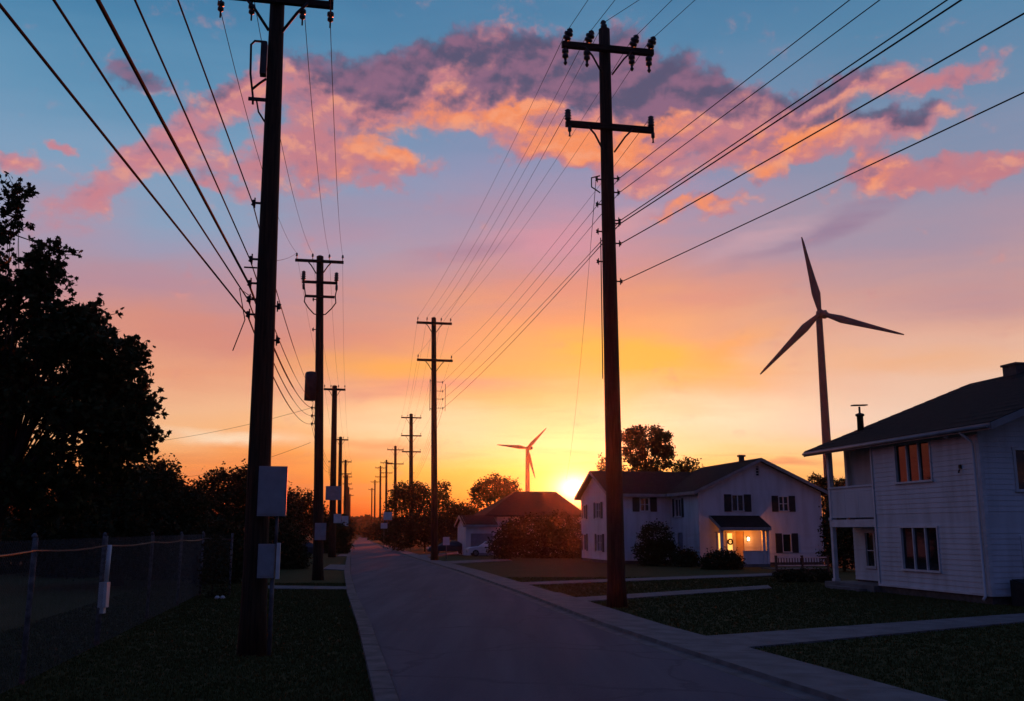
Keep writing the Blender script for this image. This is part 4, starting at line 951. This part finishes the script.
# pale house far behind the maple
C2 = P(50, 530, 75); C2.z = 0
h5 = thing('house', 'dim pale house glimpsed behind the maple above the fence', 'house', C2, RH)
m = MB(); f5 = wallf((0, 0, 0), (1, 0, 0), (0, -1, 0)); o5 = [(2.0, 3.2, 1.0, 2.2), (6.0, 7.4, 1.0, 2.2)]
siding(m, f5, 9, 3.0, o5, z0=0, course=.25); siding(m, wallf((9, 0, 0), (0, 1, 0), (1, 0, 0)), 7, 3.0, (), (3.5, 4.6), z0=0, course=.25); siding(m, wallf((0, 0, 0), (0, 1, 0), (-1, 0, 0)), 7, 3.0, (), (3.5, 4.6), z0=0, course=.25); m.build('wall', MT['siding'], h5)
for o in o5: window(h5, f5, o, mulls(o, 2), (), trim=.06)
gable_roof(h5, -.5, 7.5, -.4, 9.4, 2.95, 3.5, 4.8, along='u')

# --- deck with railing beyond the near house
D0 = G(777, 578); D1 = Vector((D0.x + 3.4, D0.y + .6, 0))
dk = thing('deck', 'low wooden deck with slatted railing in front of the white house', 'deck', D0, math.atan2(.6, 3.4))
DL = 3.0
m = MB()
for k in range(14): m.box(0, DL, k * .145, k * .145 + .135, .42, .47)
m.box(.05, DL - .05, .02, .06, .2, .42); m.build('platform', MT['deck'], dk)
zr0, zr1 = .62, P(800, 557, D0.y).z
m = MB(); m.box(-.03, DL + .03, -.03, .05, zr1 - .06, zr1); m.box(0, DL, -.015, .035, zr0, zr0 + .06); m.build('rail', MT['trim'], dk)
for x in (0, DL / 2, DL):
    m = MB(); m.box(x - .055, x + .055, -.05, .06, -.05, zr1 + .08); m.build('post', MT['deck'], dk)
m = MB(); x = .14
while x < DL - .05: m.box(x - .022, x + .022, -.01, .025, zr0 + .06, zr1 - .06); x += .16
m.build('balusters', MT['deck'], dk)
m = MB(); m.box(.8, 2.0, 2.05, 2.35, -.05, .25); m.build('step', MT['deck'], dk)

# ------------------------------------------------------------------ chain-link fence
def fx(Y): return -8.25 - .2 * (min(Y, 29.0) - 16.9) - .165 * max(0, Y - 29.0)
fn = thing('chain_link_fence', 'chain link fence with grey posts along the left lawn', 'fence', (0, 0, 0))
FY = [6.0, 11.3, 16.9, 22.5, 29.0, 34.0, 39.0]; ZT = 2.42
for y in FY:
    m = MB(); m.tube([(fx(y), y, -.2), (fx(y) + .02, y, ZT)], .05 if y != 22.5 else .065, 8); m.lathe((fx(y), y, ZT), [(.05, 0), (.055, .03), (.02, .08)], 8); m.build('post', MT['oldpost'], fn)
cor = (fx(39.0) + 1.05, 39.4)
m = MB(); m.tube([(cor[0], cor[1], -.2), (cor[0], cor[1], ZT)], .045, 8); m.build('post', MT['oldpost'], fn)
m = MB(); pts = []
for a, b in zip(FY, FY[1:]):
    for k in range(4):
        y = a + (b - a) * k / 4; pts.append((fx(y) + .05, y, ZT - .22 - .05 * math.sin(math.pi * k / 4)))
pts += [(fx(39.0) + .05, 39.0, ZT - .22), (cor[0], cor[1] - .05, ZT - .24)]
m.tube(pts, .020, 7); m.build('top_rail', MT['glintrail'], fn)
m = MB(); 
def link(p0, p1, n_):
    p0, p1 = Vector(p0), Vector(p1); Ln = (p1 - p0).length; dr_ = (p1 - p0) / Ln; h = ZT - .04; k = -h
    while k < Ln:
        for sg in (1, -1):
            a0, a1 = k, k + h
            z0, z1 = (0.05, h) if sg > 0 else (h, .05)
            if a0 < 0: z0 += (z1 - z0) * (-a0) / h; a0 = 0
            if a1 > Ln: z1 = z0 + (z1 - z0) * (Ln - a0) / (a1 - a0); a1 = Ln
            if a1 - a0 > .01:
                off = Vector((.004 * sg, 0, 0))
                m.tube([p0 + dr_ * a0 + Vector((0, 0, z0)) + off, p0 + dr_ * a1 + Vector((0, 0, z1)) + off], .0022, 3, False)
        k += n_
link((fx(6.0) - .05, 6.0, 0), (fx(39.0) - .05, 39.0, 0), .085)
link((fx(39.0) - .02, 39.0, 0), (cor[0], cor[1], 0), .085)
m.build('mesh', MT['chain'], fn)
pb = G(98, 643); bx_ = fx(22.5) + .09
m = MB(); m.tube([(bx_ + .06, 22.4, P(105, 582, 22.4).z), (bx_ + .08, 22.4, P(106, 545, 22.4).z)], .055, 8); m.build('conduit', MT['whitebox'], fn)
m = MB(); m.box(bx_ - .02, bx_ + .16, 22.22, 22.4, P(105, 607, 22.4).z, P(105, 582, 22.4).z); m.box(bx_ + .02, bx_ + .11, 22.25, 22.38, P(105, 613, 22.4).z, P(105, 607, 22.4).z - .001); m.build('meter_box', MT['whitebox'], fn)

# ------------------------------------------------------------------ trees and shrubs
def leafpoly(lobed):
    if lobed:
        return [(.0, -.5), (.20, -.30), (.48, -.30), (.34, .0), (.52, .24), (.22, .24), (0, .66), (-.22, .24), (-.52, .24), (-.34, .0), (-.48, -.30), (-.20, -.30)]
    return [(0, -.5), (.3, -.05), (.12, .3), (0, .5), (-.28, .1)]
def tree(name, label, cat, base, clumps, mats=('leaf', 'bark'), size=.2, lobed=False, trunk=.25, spray=.9, dens=1.0, group=None, seed=1, up=.35, gap=.12):
    """clumps: (centre, (rx, ry, rz), sprays): each spray is a twig with leaves along it"""
    if not lobed: size *= .70; dens *= 1.8; spray *= .8
    rnd = random.Random(seed); base = Vector(base); t = thing(name, label, cat, base, 0, group)
    tw = MB(); v, f = [], []; poly = leafpoly(lobed)
    cen = sum(((c[0] - base) for c in clumps), Vector()) / len(clumps)
    top = max((c[0] - base).z + c[1][2] * .3 for c in clumps)
    fork = Vector((cen.x * .35, cen.y * .35, max(.4, min((c[0] - base).z - c[1][2] * .3 for c in clumps))))
    tw.tube([Vector((0, 0, -.2)), Vector((0, 0, fork.z * .3)) + Vector((.03, 0, 0)), fork], [trunk * 1.3, trunk, trunk * .75], 9)
    for c, r, ns in clumps:
        c = c - base
        mid = fork.lerp(c, .5) + Vector((rnd.gauss(0, .2), rnd.gauss(0, .2), .12 * (c - fork).length))
        k_ = min(1.0, (r[0] + r[2]) / 2.4); tw.tube([fork, mid, c], [trunk * .55 * k_, trunk * .30 * k_, trunk * .06 * k_], 6)
        for _ in range(int(ns * dens)):
            while True:
                d = Vector((rnd.uniform(-1, 1), rnd.uniform(-1, 1), rnd.uniform(-1, 1)))
                if .05 < d.length < 1: break
            d = d.normalized() * (d.length ** .55)
            p = c + Vector((d.x * r[0], d.y * r[1], d.z * r[2]))
            if noise.noise((p + base) * (1.1 / max(.5, r[0] ** .5))) < -1 + gap * 6: continue
            if p.z < .05: p.z = .05 + rnd.random() * .3
            dirn = (d.normalized() + Vector((rnd.gauss(0, .45), rnd.gauss(0, .45), up + rnd.gauss(0, .4)))).normalized()
            ln = spray * rnd.uniform(.5, 1.2)
            if lobed: tw.tube([p - dirn * ln * .5, p, p + dirn * ln * .8], [trunk * .06, trunk * .045, trunk * .02], 4, False)
            nl = rnd.randint(11, 17) if lobed else rnd.randint(5, 9)
            for k in range(nl):
                q_ = p + dirn * ln * (k / nl) + Vector((rnd.gauss(0, .5), rnd.gauss(0, .5), rnd.gauss(0, .45))) * size * (.8 if lobed else 1.1)
                s_ = size * rnd.uniform(.55, 1.25)
                ax = Vector((rnd.gauss(0, 1), rnd.gauss(0, 1), rnd.gauss(0, .6) - .4)).normalized(); bx = ax.cross(Vector((rnd.gauss(0, 1), rnd.gauss(0, 1), rnd.gauss(0, 1)))).normalized()
                n = len(v)
                for (a, b) in poly: v.append(tuple(q_ + bx * a * s_ + ax * b * s_))
                f.append(tuple(range(n, n + len(poly))))
    me = bpy.data.meshes.new('crown'); me.from_pydata(v, [], f); me.materials.append(MT[mats[0]])
    o = bpy.data.objects.new('crown', me); COL.objects.link(o); o.parent = t
    tw.build('trunk', MT[mats[1]], t); return t
def C(px, py, rx, ry, Y, n, dy=0.0):                     # crown clump measured in the photo at its own distance
    s_ = (Y + dy) / F * 1.02; return (P(px, py, Y + dy), (rx * s_, max(rx, ry) * s_ * .8, ry * s_), n)
def gnd(px, Y): p = P(px, 530, Y); p.z = 0; return p
Y = 25
tree('maple_tree', 'large dark maple filling the left edge above the fence', 'tree', gnd(-25, Y),
     [C(18, 200, 5, 10, Y, 12), C(12, 214, 8, 10, Y, 16), C(6, 232, 14, 9, Y, 24), C(18, 238, 7, 5, Y, 8), C(57, 250, 6, 5, Y, 9), C(45, 258, 9, 7, Y, 20), C(38, 270, 14, 8, Y, 30), C(53, 276, 9, 7, Y, 18), C(20, 284, 26, 9, Y, 50), C(47, 292, 16, 8, Y, 34), C(-24, 278, 40, 26, Y, 90, 1), C(14, 304, 44, 14, Y, 110), C(-10, 336, 70, 30, Y, 260),
      C(73, 318, 16, 8, Y, 36, .5), C(89, 318, 11, 6, Y, 22), C(101, 332, 14, 8, Y, 36), C(67, 336, 30, 14, Y, 90), C(113, 346, 10, 7, Y, 20), C(95, 354, 24, 12, Y, 66, -.6), C(59, 360, 46, 24, Y, 200), C(134, 362, 9, 5, Y, 14), C(119, 368, 10, 7, Y, 18), C(101, 380, 24, 13, Y, 76), C(55, 395, 60, 34, Y, 330, .4),
      C(123, 392, 14, 9, Y, 36), C(141, 396, 8, 6, Y, 16), C(143, 410, 8, 6, Y, 18), C(121, 412, 18, 10, Y, 50, .5), C(91, 430, 44, 22, Y, 200, -.5), C(133, 428, 12, 7, Y, 26), C(143, 440, 9, 6, Y, 16), C(20, 440, 80, 46, Y, 400), C(-70, 380, 80, 90, Y, 300, .6), C(-80, 258, 60, 50, Y, 150),
      C(40, 485, 90, 26, Y, 320, 1), C(113, 452, 24, 8, Y, 50), C(30, 352, 46, 34, Y, 220, 1.2)],
     ('leaf', 'bark'), .155, True, .34, .60, 1.2, seed=3, gap=.155)
GT = 'dark trees behind the left fence'
Y = 46
tree('bushy_tree', 'bushy dark tree with upright shoots just right of the maple', 'tree', gnd(120, Y),
     [C(120, 506, 56, 26, Y, 560), C(152, 494, 28, 20, Y, 320), C(60, 510, 60, 30, Y, 420), C(180, 514, 24, 18, Y, 300), C(120, 534, 90, 24, Y, 640), C(150, 512, 46, 26, Y, 420), C(164, 476, 9, 10, Y, 46), C(140, 480, 14, 9, Y, 60), C(110, 556, 90, 14, Y, 420)],
     ('leafdark', 'bark'), .26, False, .3, .9, 1.3, GT, seed=5, up=1.0, gap=.06)
Y = 70
tree('round_tree', 'dark round tree with ragged top left of the nearest pole', 'tree', gnd(232, Y),
     [C(220, 490, 26, 14, Y, 170), C(248, 487, 22, 12, Y, 130), C(204, 498, 13, 11, Y, 70), C(270, 492, 15, 9, Y, 60), C(236, 478, 18, 6, Y, 44), C(236, 492, 34, 16, Y, 240), C(262, 498, 22, 12, Y, 160), C(244, 507, 52, 18, Y, 420), C(232, 525, 64, 16, Y, 460)],
     ('leafdark', 'bark'), .34, False, .3, 1.1, 1.2, GT, seed=6, gap=.12)
Y = 95
tree('round_tree', 'low dark tree between the two nearest left poles', 'tree', gnd(298, Y),
     [C(298, 507, 18, 13, Y, 150), C(284, 514, 16, 12, Y, 110), C(310, 516, 14, 14, Y, 110), C(298, 525, 26, 14, Y, 140)], ('leafred', 'bark'), .4, False, .25, 1.1, 1.2, GT, seed=8)
for i, (px, top, half, Y, lb) in enumerate([(20, 512, 60, 60, 'wide dark shrub at the left edge behind the fence'), (165, 516, 34, 52, 'dark shrub right behind the far fence panels'),
                                           (218, 528, 22, 48, 'dark shrub just past the fence corner'), (282, 530, 20, 66, 'low shrub right of the nearest cabinet pole'),
                                           (335, 527, 12, 110, 'dark shrub by the third left pole'), (90, 518, 50, 56, 'broad dark shrub behind the meter box post')]):
    hh = (532 + 2500 / Y - top) / 2; tree('shrub', lb, 'shrub', gnd(px, Y), [C(px, top + hh * .7, half, hh * .75, Y, int(200 + half * 6)), C(px, top + hh * 1.5, half * 1.1, hh * .7, Y, int(220 + half * 7))],
         ('leafdark', 'bark'), .3 if Y < 70 else .45, False, .08, .8, 1.2, 'shrubs on the left', seed=20 + i)
# vine-grown corner of the fence
Y = 38.0
tree('shrub', 'brownish shrub growing up the fence corner', 'shrub', gnd(215, Y), [C(214, 560, 9, 22, Y, 60), C(214, 585, 10, 14, Y, 50)], ('leafred', 'bark'), .16, False, .05, .5, 1.2, 'shrubs on the left', seed=31)
for px, lb in ((217, 'left of two small white stones at the fence corner'), (222.5, 'right of two small white stones at the fence corner')):
    m = MB(); p = G(px, 599); m.lathe((0, 0, -.03), [(.05, 0), (.10, .04), (.09, .1), (.04, .15)], 7, (.1, .05, 1)); o = m.build('stone', MT['stone']); o.location = p; tag(o, lb, 'stone', 'white stones')
# right side
GTR = 'trees beyond the houses'
def simple(name, lb, px, Y, cl, mats='leafdark', size=.5, trunk=.25, seed=1, gap=.1, spray=1.1, grp=GTR, cat='tree', dens=1.0, up=.35):
    return tree(name, lb, cat, gnd(px, Y), [C(*c[:4], Y, c[4]) for c in cl], (mats, 'bark'), size, False, trunk, spray, dens, grp, seed=seed, gap=gap, up=up)
simple('open_tree', 'airy broad tree showing sky through it above the middle house roof', 646, 105, [(646, 436, 19, 7, 150), (632, 436, 11, 6, 70), (662, 442, 10, 8, 90), (668, 452, 5, 7, 40), (658, 450, 9, 6, 60), (634, 452, 10, 8, 70), (648, 450, 9, 5, 40), (668, 463, 4, 3, 12), (640, 462, 7, 6, 34), (655, 466, 7, 6, 34), (630, 466, 7, 7, 40), (645, 474, 16, 5, 60)], 'leafred', .5, .28, 41, .15, .55, dens=1.5)
simple('round_tree', 'small ragged tree above the roof of the middle house', 687, 108, [(684, 468, 8, 6, 40), (691, 466, 6, 5, 24), (680, 474, 10, 8, 50), (690, 480, 12, 12, 60)], 'leafred', .42, .2, 42, .1, 1.0)
simple('round_tree', 'reddish tree peeking above the gable of the middle house', 604, 112, [(606, 466, 5, 7, 30), (610, 472, 6, 8, 30), (608, 490, 12, 16, 70)], 'leafred', .42, .2, 43)
simple('round_tree', 'low tree tops right of the middle house gable', 822, 118, [(816, 480, 5, 4, 30), (828, 484, 9, 5, 70), (822, 494, 14, 12, 120), (838, 495, 12, 12, 120), (830, 520, 16, 22, 200)], 'leafdark', .45, .2, 44, .06, .6)
simple('round_tree', 'low tree seen through the near house balcony', 852, 112, [(846, 485, 7, 4, 60), (858, 484, 7, 5, 60), (868, 482, 8, 6, 60), (852, 497, 20, 12, 160), (856, 520, 22, 22, 200)], 'leafdark', .45, .2, 45, .06, .6)
simple('round_tree', 'round dark tree left of the small turbine', 494, 140, [(494, 488, 17, 10, 170), (506, 489, 12, 8, 80), (482, 496, 10, 8, 70), (494, 508, 24, 14, 150)], 'leafdark', .55, .3, 46, .08, 1.0)
simple('round_tree', 'dark spreading tree behind the second right pole', 411, 150, [(410, 494, 17, 10, 190), (402, 500, 10, 10, 90), (422, 500, 13, 9, 110), (410, 512, 26, 16, 260), (412, 532, 26, 14, 240)], 'leafdark', .55, .3, 47, .08, 1.0)
simple('round_tree', 'small tree just right of the second right pole', 443, 130, [(443, 491, 5.5, 6, 44), (441, 500, 6, 6, 40), (445, 516, 12, 14, 110)], 'leafred', .5, .2, 48, .1)
simple('round_tree', 'low dark tree between the small garage and second right pole', 462, 125, [(460, 512, 9, 6, 90), (472, 516, 8, 7, 70), (452, 518, 12, 9, 100), (460, 530, 22, 14, 190)], 'leafdark', .5, .25, 49, .06, .9)
simple('shrub', 'tall dark shrub row before the second right pole', 425, 118, [(424, 525, 20, 14, 200), (400, 538, 14, 10, 130), (440, 535, 14, 12, 140)], 'leafdark', .45, .1, 50, .05, .8, 'shrubs on the right', 'shrub')
simple('shrub', 'large dark shrub before the hip roofed house', 545, 92, [(540, 534, 26, 16, 330), (560, 532, 20, 16, 340), (548, 548, 34, 12, 480), (530, 528, 10, 12, 80)], 'leafdark', .36, .1, 51, .05, .8, 'shrubs on the right', 'shrub')
simple('shrub', 'dark shrub right of the white car', 510, 86, [(508, 543, 14, 10, 130), (512, 532, 10, 10, 90), (503, 550, 12, 7, 90)], 'leafdark', .36, .1, 52, .05, .8, 'shrubs on the right', 'shrub')
simple('shrub', 'big round shrub against the wing of the middle house', 656, 71, [(656, 541, 15, 16, 260), (650, 553, 14, 10, 170), (664, 553, 13, 11, 170)], 'leafdark', .26, .08, 53, .04, .5, 'shrubs on the right', 'shrub')
simple('shrub', 'small clipped shrub at the inner corner of the middle house', 687, 69, [(685, 559, 9, 7, 130), (690, 559, 6, 7, 80)], 'leafdark', .24, .06, 54, .03, .4, 'shrubs on the right', 'shrub')
simple('shrub', 'round dark shrub in front of the lit porch', 723, 65, [(722, 562, 17, 9, 220), (714, 564, 11, 7, 110), (731, 564, 10, 7, 110)], 'leafdark', .24, .06, 55, .03, .4, 'shrubs on the right', 'shrub')
simple('hedge', 'dark hedge between the middle house and the near porch', 842, 62, [(838, 530, 12, 26, 260), (858, 535, 14, 24, 260), (846, 556, 24, 10, 200)], 'leafdark', .28, .08, 57, .03, .5, 'shrubs on the right', 'hedge')
simple('shrub', 'low planting along the deck under its railing', 800, 49, [(790, 577, 14, 5, 110), (812, 576, 16, 5, 120), (828, 578, 8, 5, 60)], 'leafdark', .16, .04, 58, .03, .25, 'shrubs on the right', 'shrub')
simple('shrub', 'dark low shrub right of the distant bungalow gable', 585, 88, [(574, 548, 12, 9, 110), (590, 560, 9, 3, 60)], 'leafdark', .3, .06, 59, .03, .4, 'shrubs on the right', 'shrub')

for px, Y, hw, top, lb in [(337, 150, 9, 519, 'low roadside tree beyond the third left pole'), (344, 215, 6, 523, 'low roadside tree left of the far end of the road'), (349, 290, 4.5, 525, 'smallest roadside tree left of the road end'),
                           (389, 190, 9, 522, 'low roadside tree under the square white sign'), (377, 250, 6, 524, 'low roadside tree right of the far end of the road'), (369, 330, 5, 525, 'smallest roadside tree right of the road end')]:
    simple('roadside_tree', lb, px, Y, [(px, top + 7, hw, 6, 130), (px, top + 12, hw * 1.1, 6, 130)], 'leafdark', .8, .2, int(px), .03, 1.2, 'trees along the far road')

# far wood closing the view
rnd = random.Random(99); v, f = [], []
for k in range(1500):
    ang = rnd.uniform(-.62, .62); D = rnd.uniform(480, 760); x, y = D * math.sin(ang), D * math.cos(ang)
    hgt = 6.0 + 4.0 * (noise.noise((x * .012, y * .012, 3.0)) + .5) + rnd.uniform(0, 2.5); wdt = rnd.uniform(4, 8)
    for j in range(34):
        d = Vector((rnd.gauss(0, 1), rnd.gauss(0, 1), rnd.gauss(0, 1))).normalized() * rnd.random() ** .4
        p = Vector((x + d.x * wdt, y + d.y * wdt, max(.2, hgt * .55 + d.z * hgt * .5)))
        a = Vector((rnd.gauss(0, 1), rnd.gauss(0, 1), rnd.gauss(0, 1))).normalized(); b = a.orthogonal().normalized(); s_ = rnd.uniform(1.2, 2.6); n = len(v)
        v += [tuple(p + a * s_), tuple(p + b * s_ * .8), tuple(p - a * s_ * .9), tuple(p - b * s_)]; f.append((n, n + 1, n + 2, n + 3))
me = bpy.data.meshes.new('far_wood'); me.from_pydata(v, [], f); me.materials.append(MT['hills'])
o = bpy.data.objects.new('far_wood', me); COL.objects.link(o); kind(o, 'stuff'); tag(o, 'low dark wood along the whole horizon', 'wood')

# ------------------------------------------------------------------ cars, signs
def car(label, pos, rz, paint):
    t = thing('parked_car', label, 'car', pos, rz, 'parked cars'); m = MB()
    prof = [(-2.2, .35), (-2.25, .62), (-2.05, .85), (-1.2, .95), (-.45, 1.42), (.75, 1.45), (1.55, 1.0), (2.1, .92), (2.25, .6), (2.2, .35)]
    n = len(prof); rings = []
    for y, s_ in ((-.86, .94), (-.74, 1.0), (.74, 1.0), (.86, .94)):
        ins = abs(y) > .8
        rings.append([(x * (.985 if ins else 1), y * (.80 if (z > 1.1) else 1), z if not ins else z * .97 + .01) for x, z in prof])
    b = len(m.v)
    for r_ in rings: m.v += r_
    for i in range(3):
        for k in range(n):
            k2 = (k + 1) % n; m.f.append((b + i * n + k, b + i * n + k2, b + (i + 1) * n + k2, b + (i + 1) * n + k)); m.sm.append(False)
    m.f.append(tuple(b + k for k in range(n))); m.sm.append(False); m.f.append(tuple(b + 3 * n + k for k in range(n))[::-1]); m.sm.append(False)
    m.build('body', MT[paint], t)
    m = MB()
    for sg in (-1, 1):
        m.quadface([(-.95, sg * .80, 1.0), (1.3, sg * .80, 1.0), (.75, sg * .715, 1.38), (-.42, sg * .715, 1.36)])
    m.quadface([(-1.18, -.62, .98), (-1.18, .62, .98), (-.50, .56, 1.40), (-.50, -.56, 1.40)]); m.quadface([(1.52, -.62, 1.04), (1.52, .62, 1.04), (.80, .56, 1.445), (.80, -.56, 1.445)])
    m.build('windows', MT['glass'], t)
    for x in (-1.4, 1.4):
        for sg in (-1, 1):
            w = MB(); w.tube([(x, sg * .70, .33), (x, sg * .90, .33)], .33, 16); wo_ = w.build('wheel', MT['tyre'], t)
            w = MB(); w.tube([(x, sg * .90, .33), (x, sg * .915, .33)], .2, 12); w.build('rim', MT['galv'], wo_)
    for sg in (-1, 1):
        m = MB(); m.box(-2.27, -2.18, sg * .7 - .16, sg * .7 + .16, .62, .76); m.build('headlight', MT['whitebox'], t)
    return t
car('white car parked in front of the small white garage', gnd(489, 97), R(8), 'carwhite')
car('dark car parked just right of the second right pole', gnd(449, 103), R(10), 'cardark')
car('dark blue car parked between the two nearest left poles', gnd(300, 92), R(40), 'cardark')
def sign(label, px, py0, py1, half, Y, name='road_sign', grp='small white signs'):
    p = gnd(px, Y); t = thing(name, label, 'sign', p, 0, grp); z0, z1 = P(px, py1, Y).z, P(px, py0, Y).z; s_ = half * Y / F
    m = MB(); m.tube([(0, 0, -.2), (0, 0, z1 - .05)], .04, 6); m.build('post', MT['galv'], t)
    m = MB(); m.box(-s_, s_, -.07, -.042, z0, z1); m.build('plate', MT['whitebox'], t)
sign('small pale sign on a post right of the second right pole', 446.5, 537, 545, 3.2, 80)
sign('larger square white sign high beside the far end of the road', 387.5, 512, 520, 4.2, 140)
sign('lower white sign under the square one beside the far road', 384, 523, 528.5, 3.2, 138)

# ------------------------------------------------------------------ haze volume added to imitate the red lens glow near the sun
hz = MB(); hz.box(-960, 960, -340, 960, -1.0, 105)
hm = bpy.data.materials.new('haze'); hm.use_nodes = True; t_ = hm.node_tree; t_.nodes.clear()
pv_ = t_.nodes.new('ShaderNodeVolumePrincipled'); pv_.inputs['Color'].default_value = (0.95, 0.90, 0.88, 1); pv_.inputs['Density'].default_value = HAZE
pv_.inputs['Anisotropy'].default_value = 0.91
ot_ = t_.nodes.new('ShaderNodeOutputMaterial'); t_.links.new(pv_.outputs[0], ot_.inputs['Volume'])
kind(hz.build('haze', hm), 'stuff')
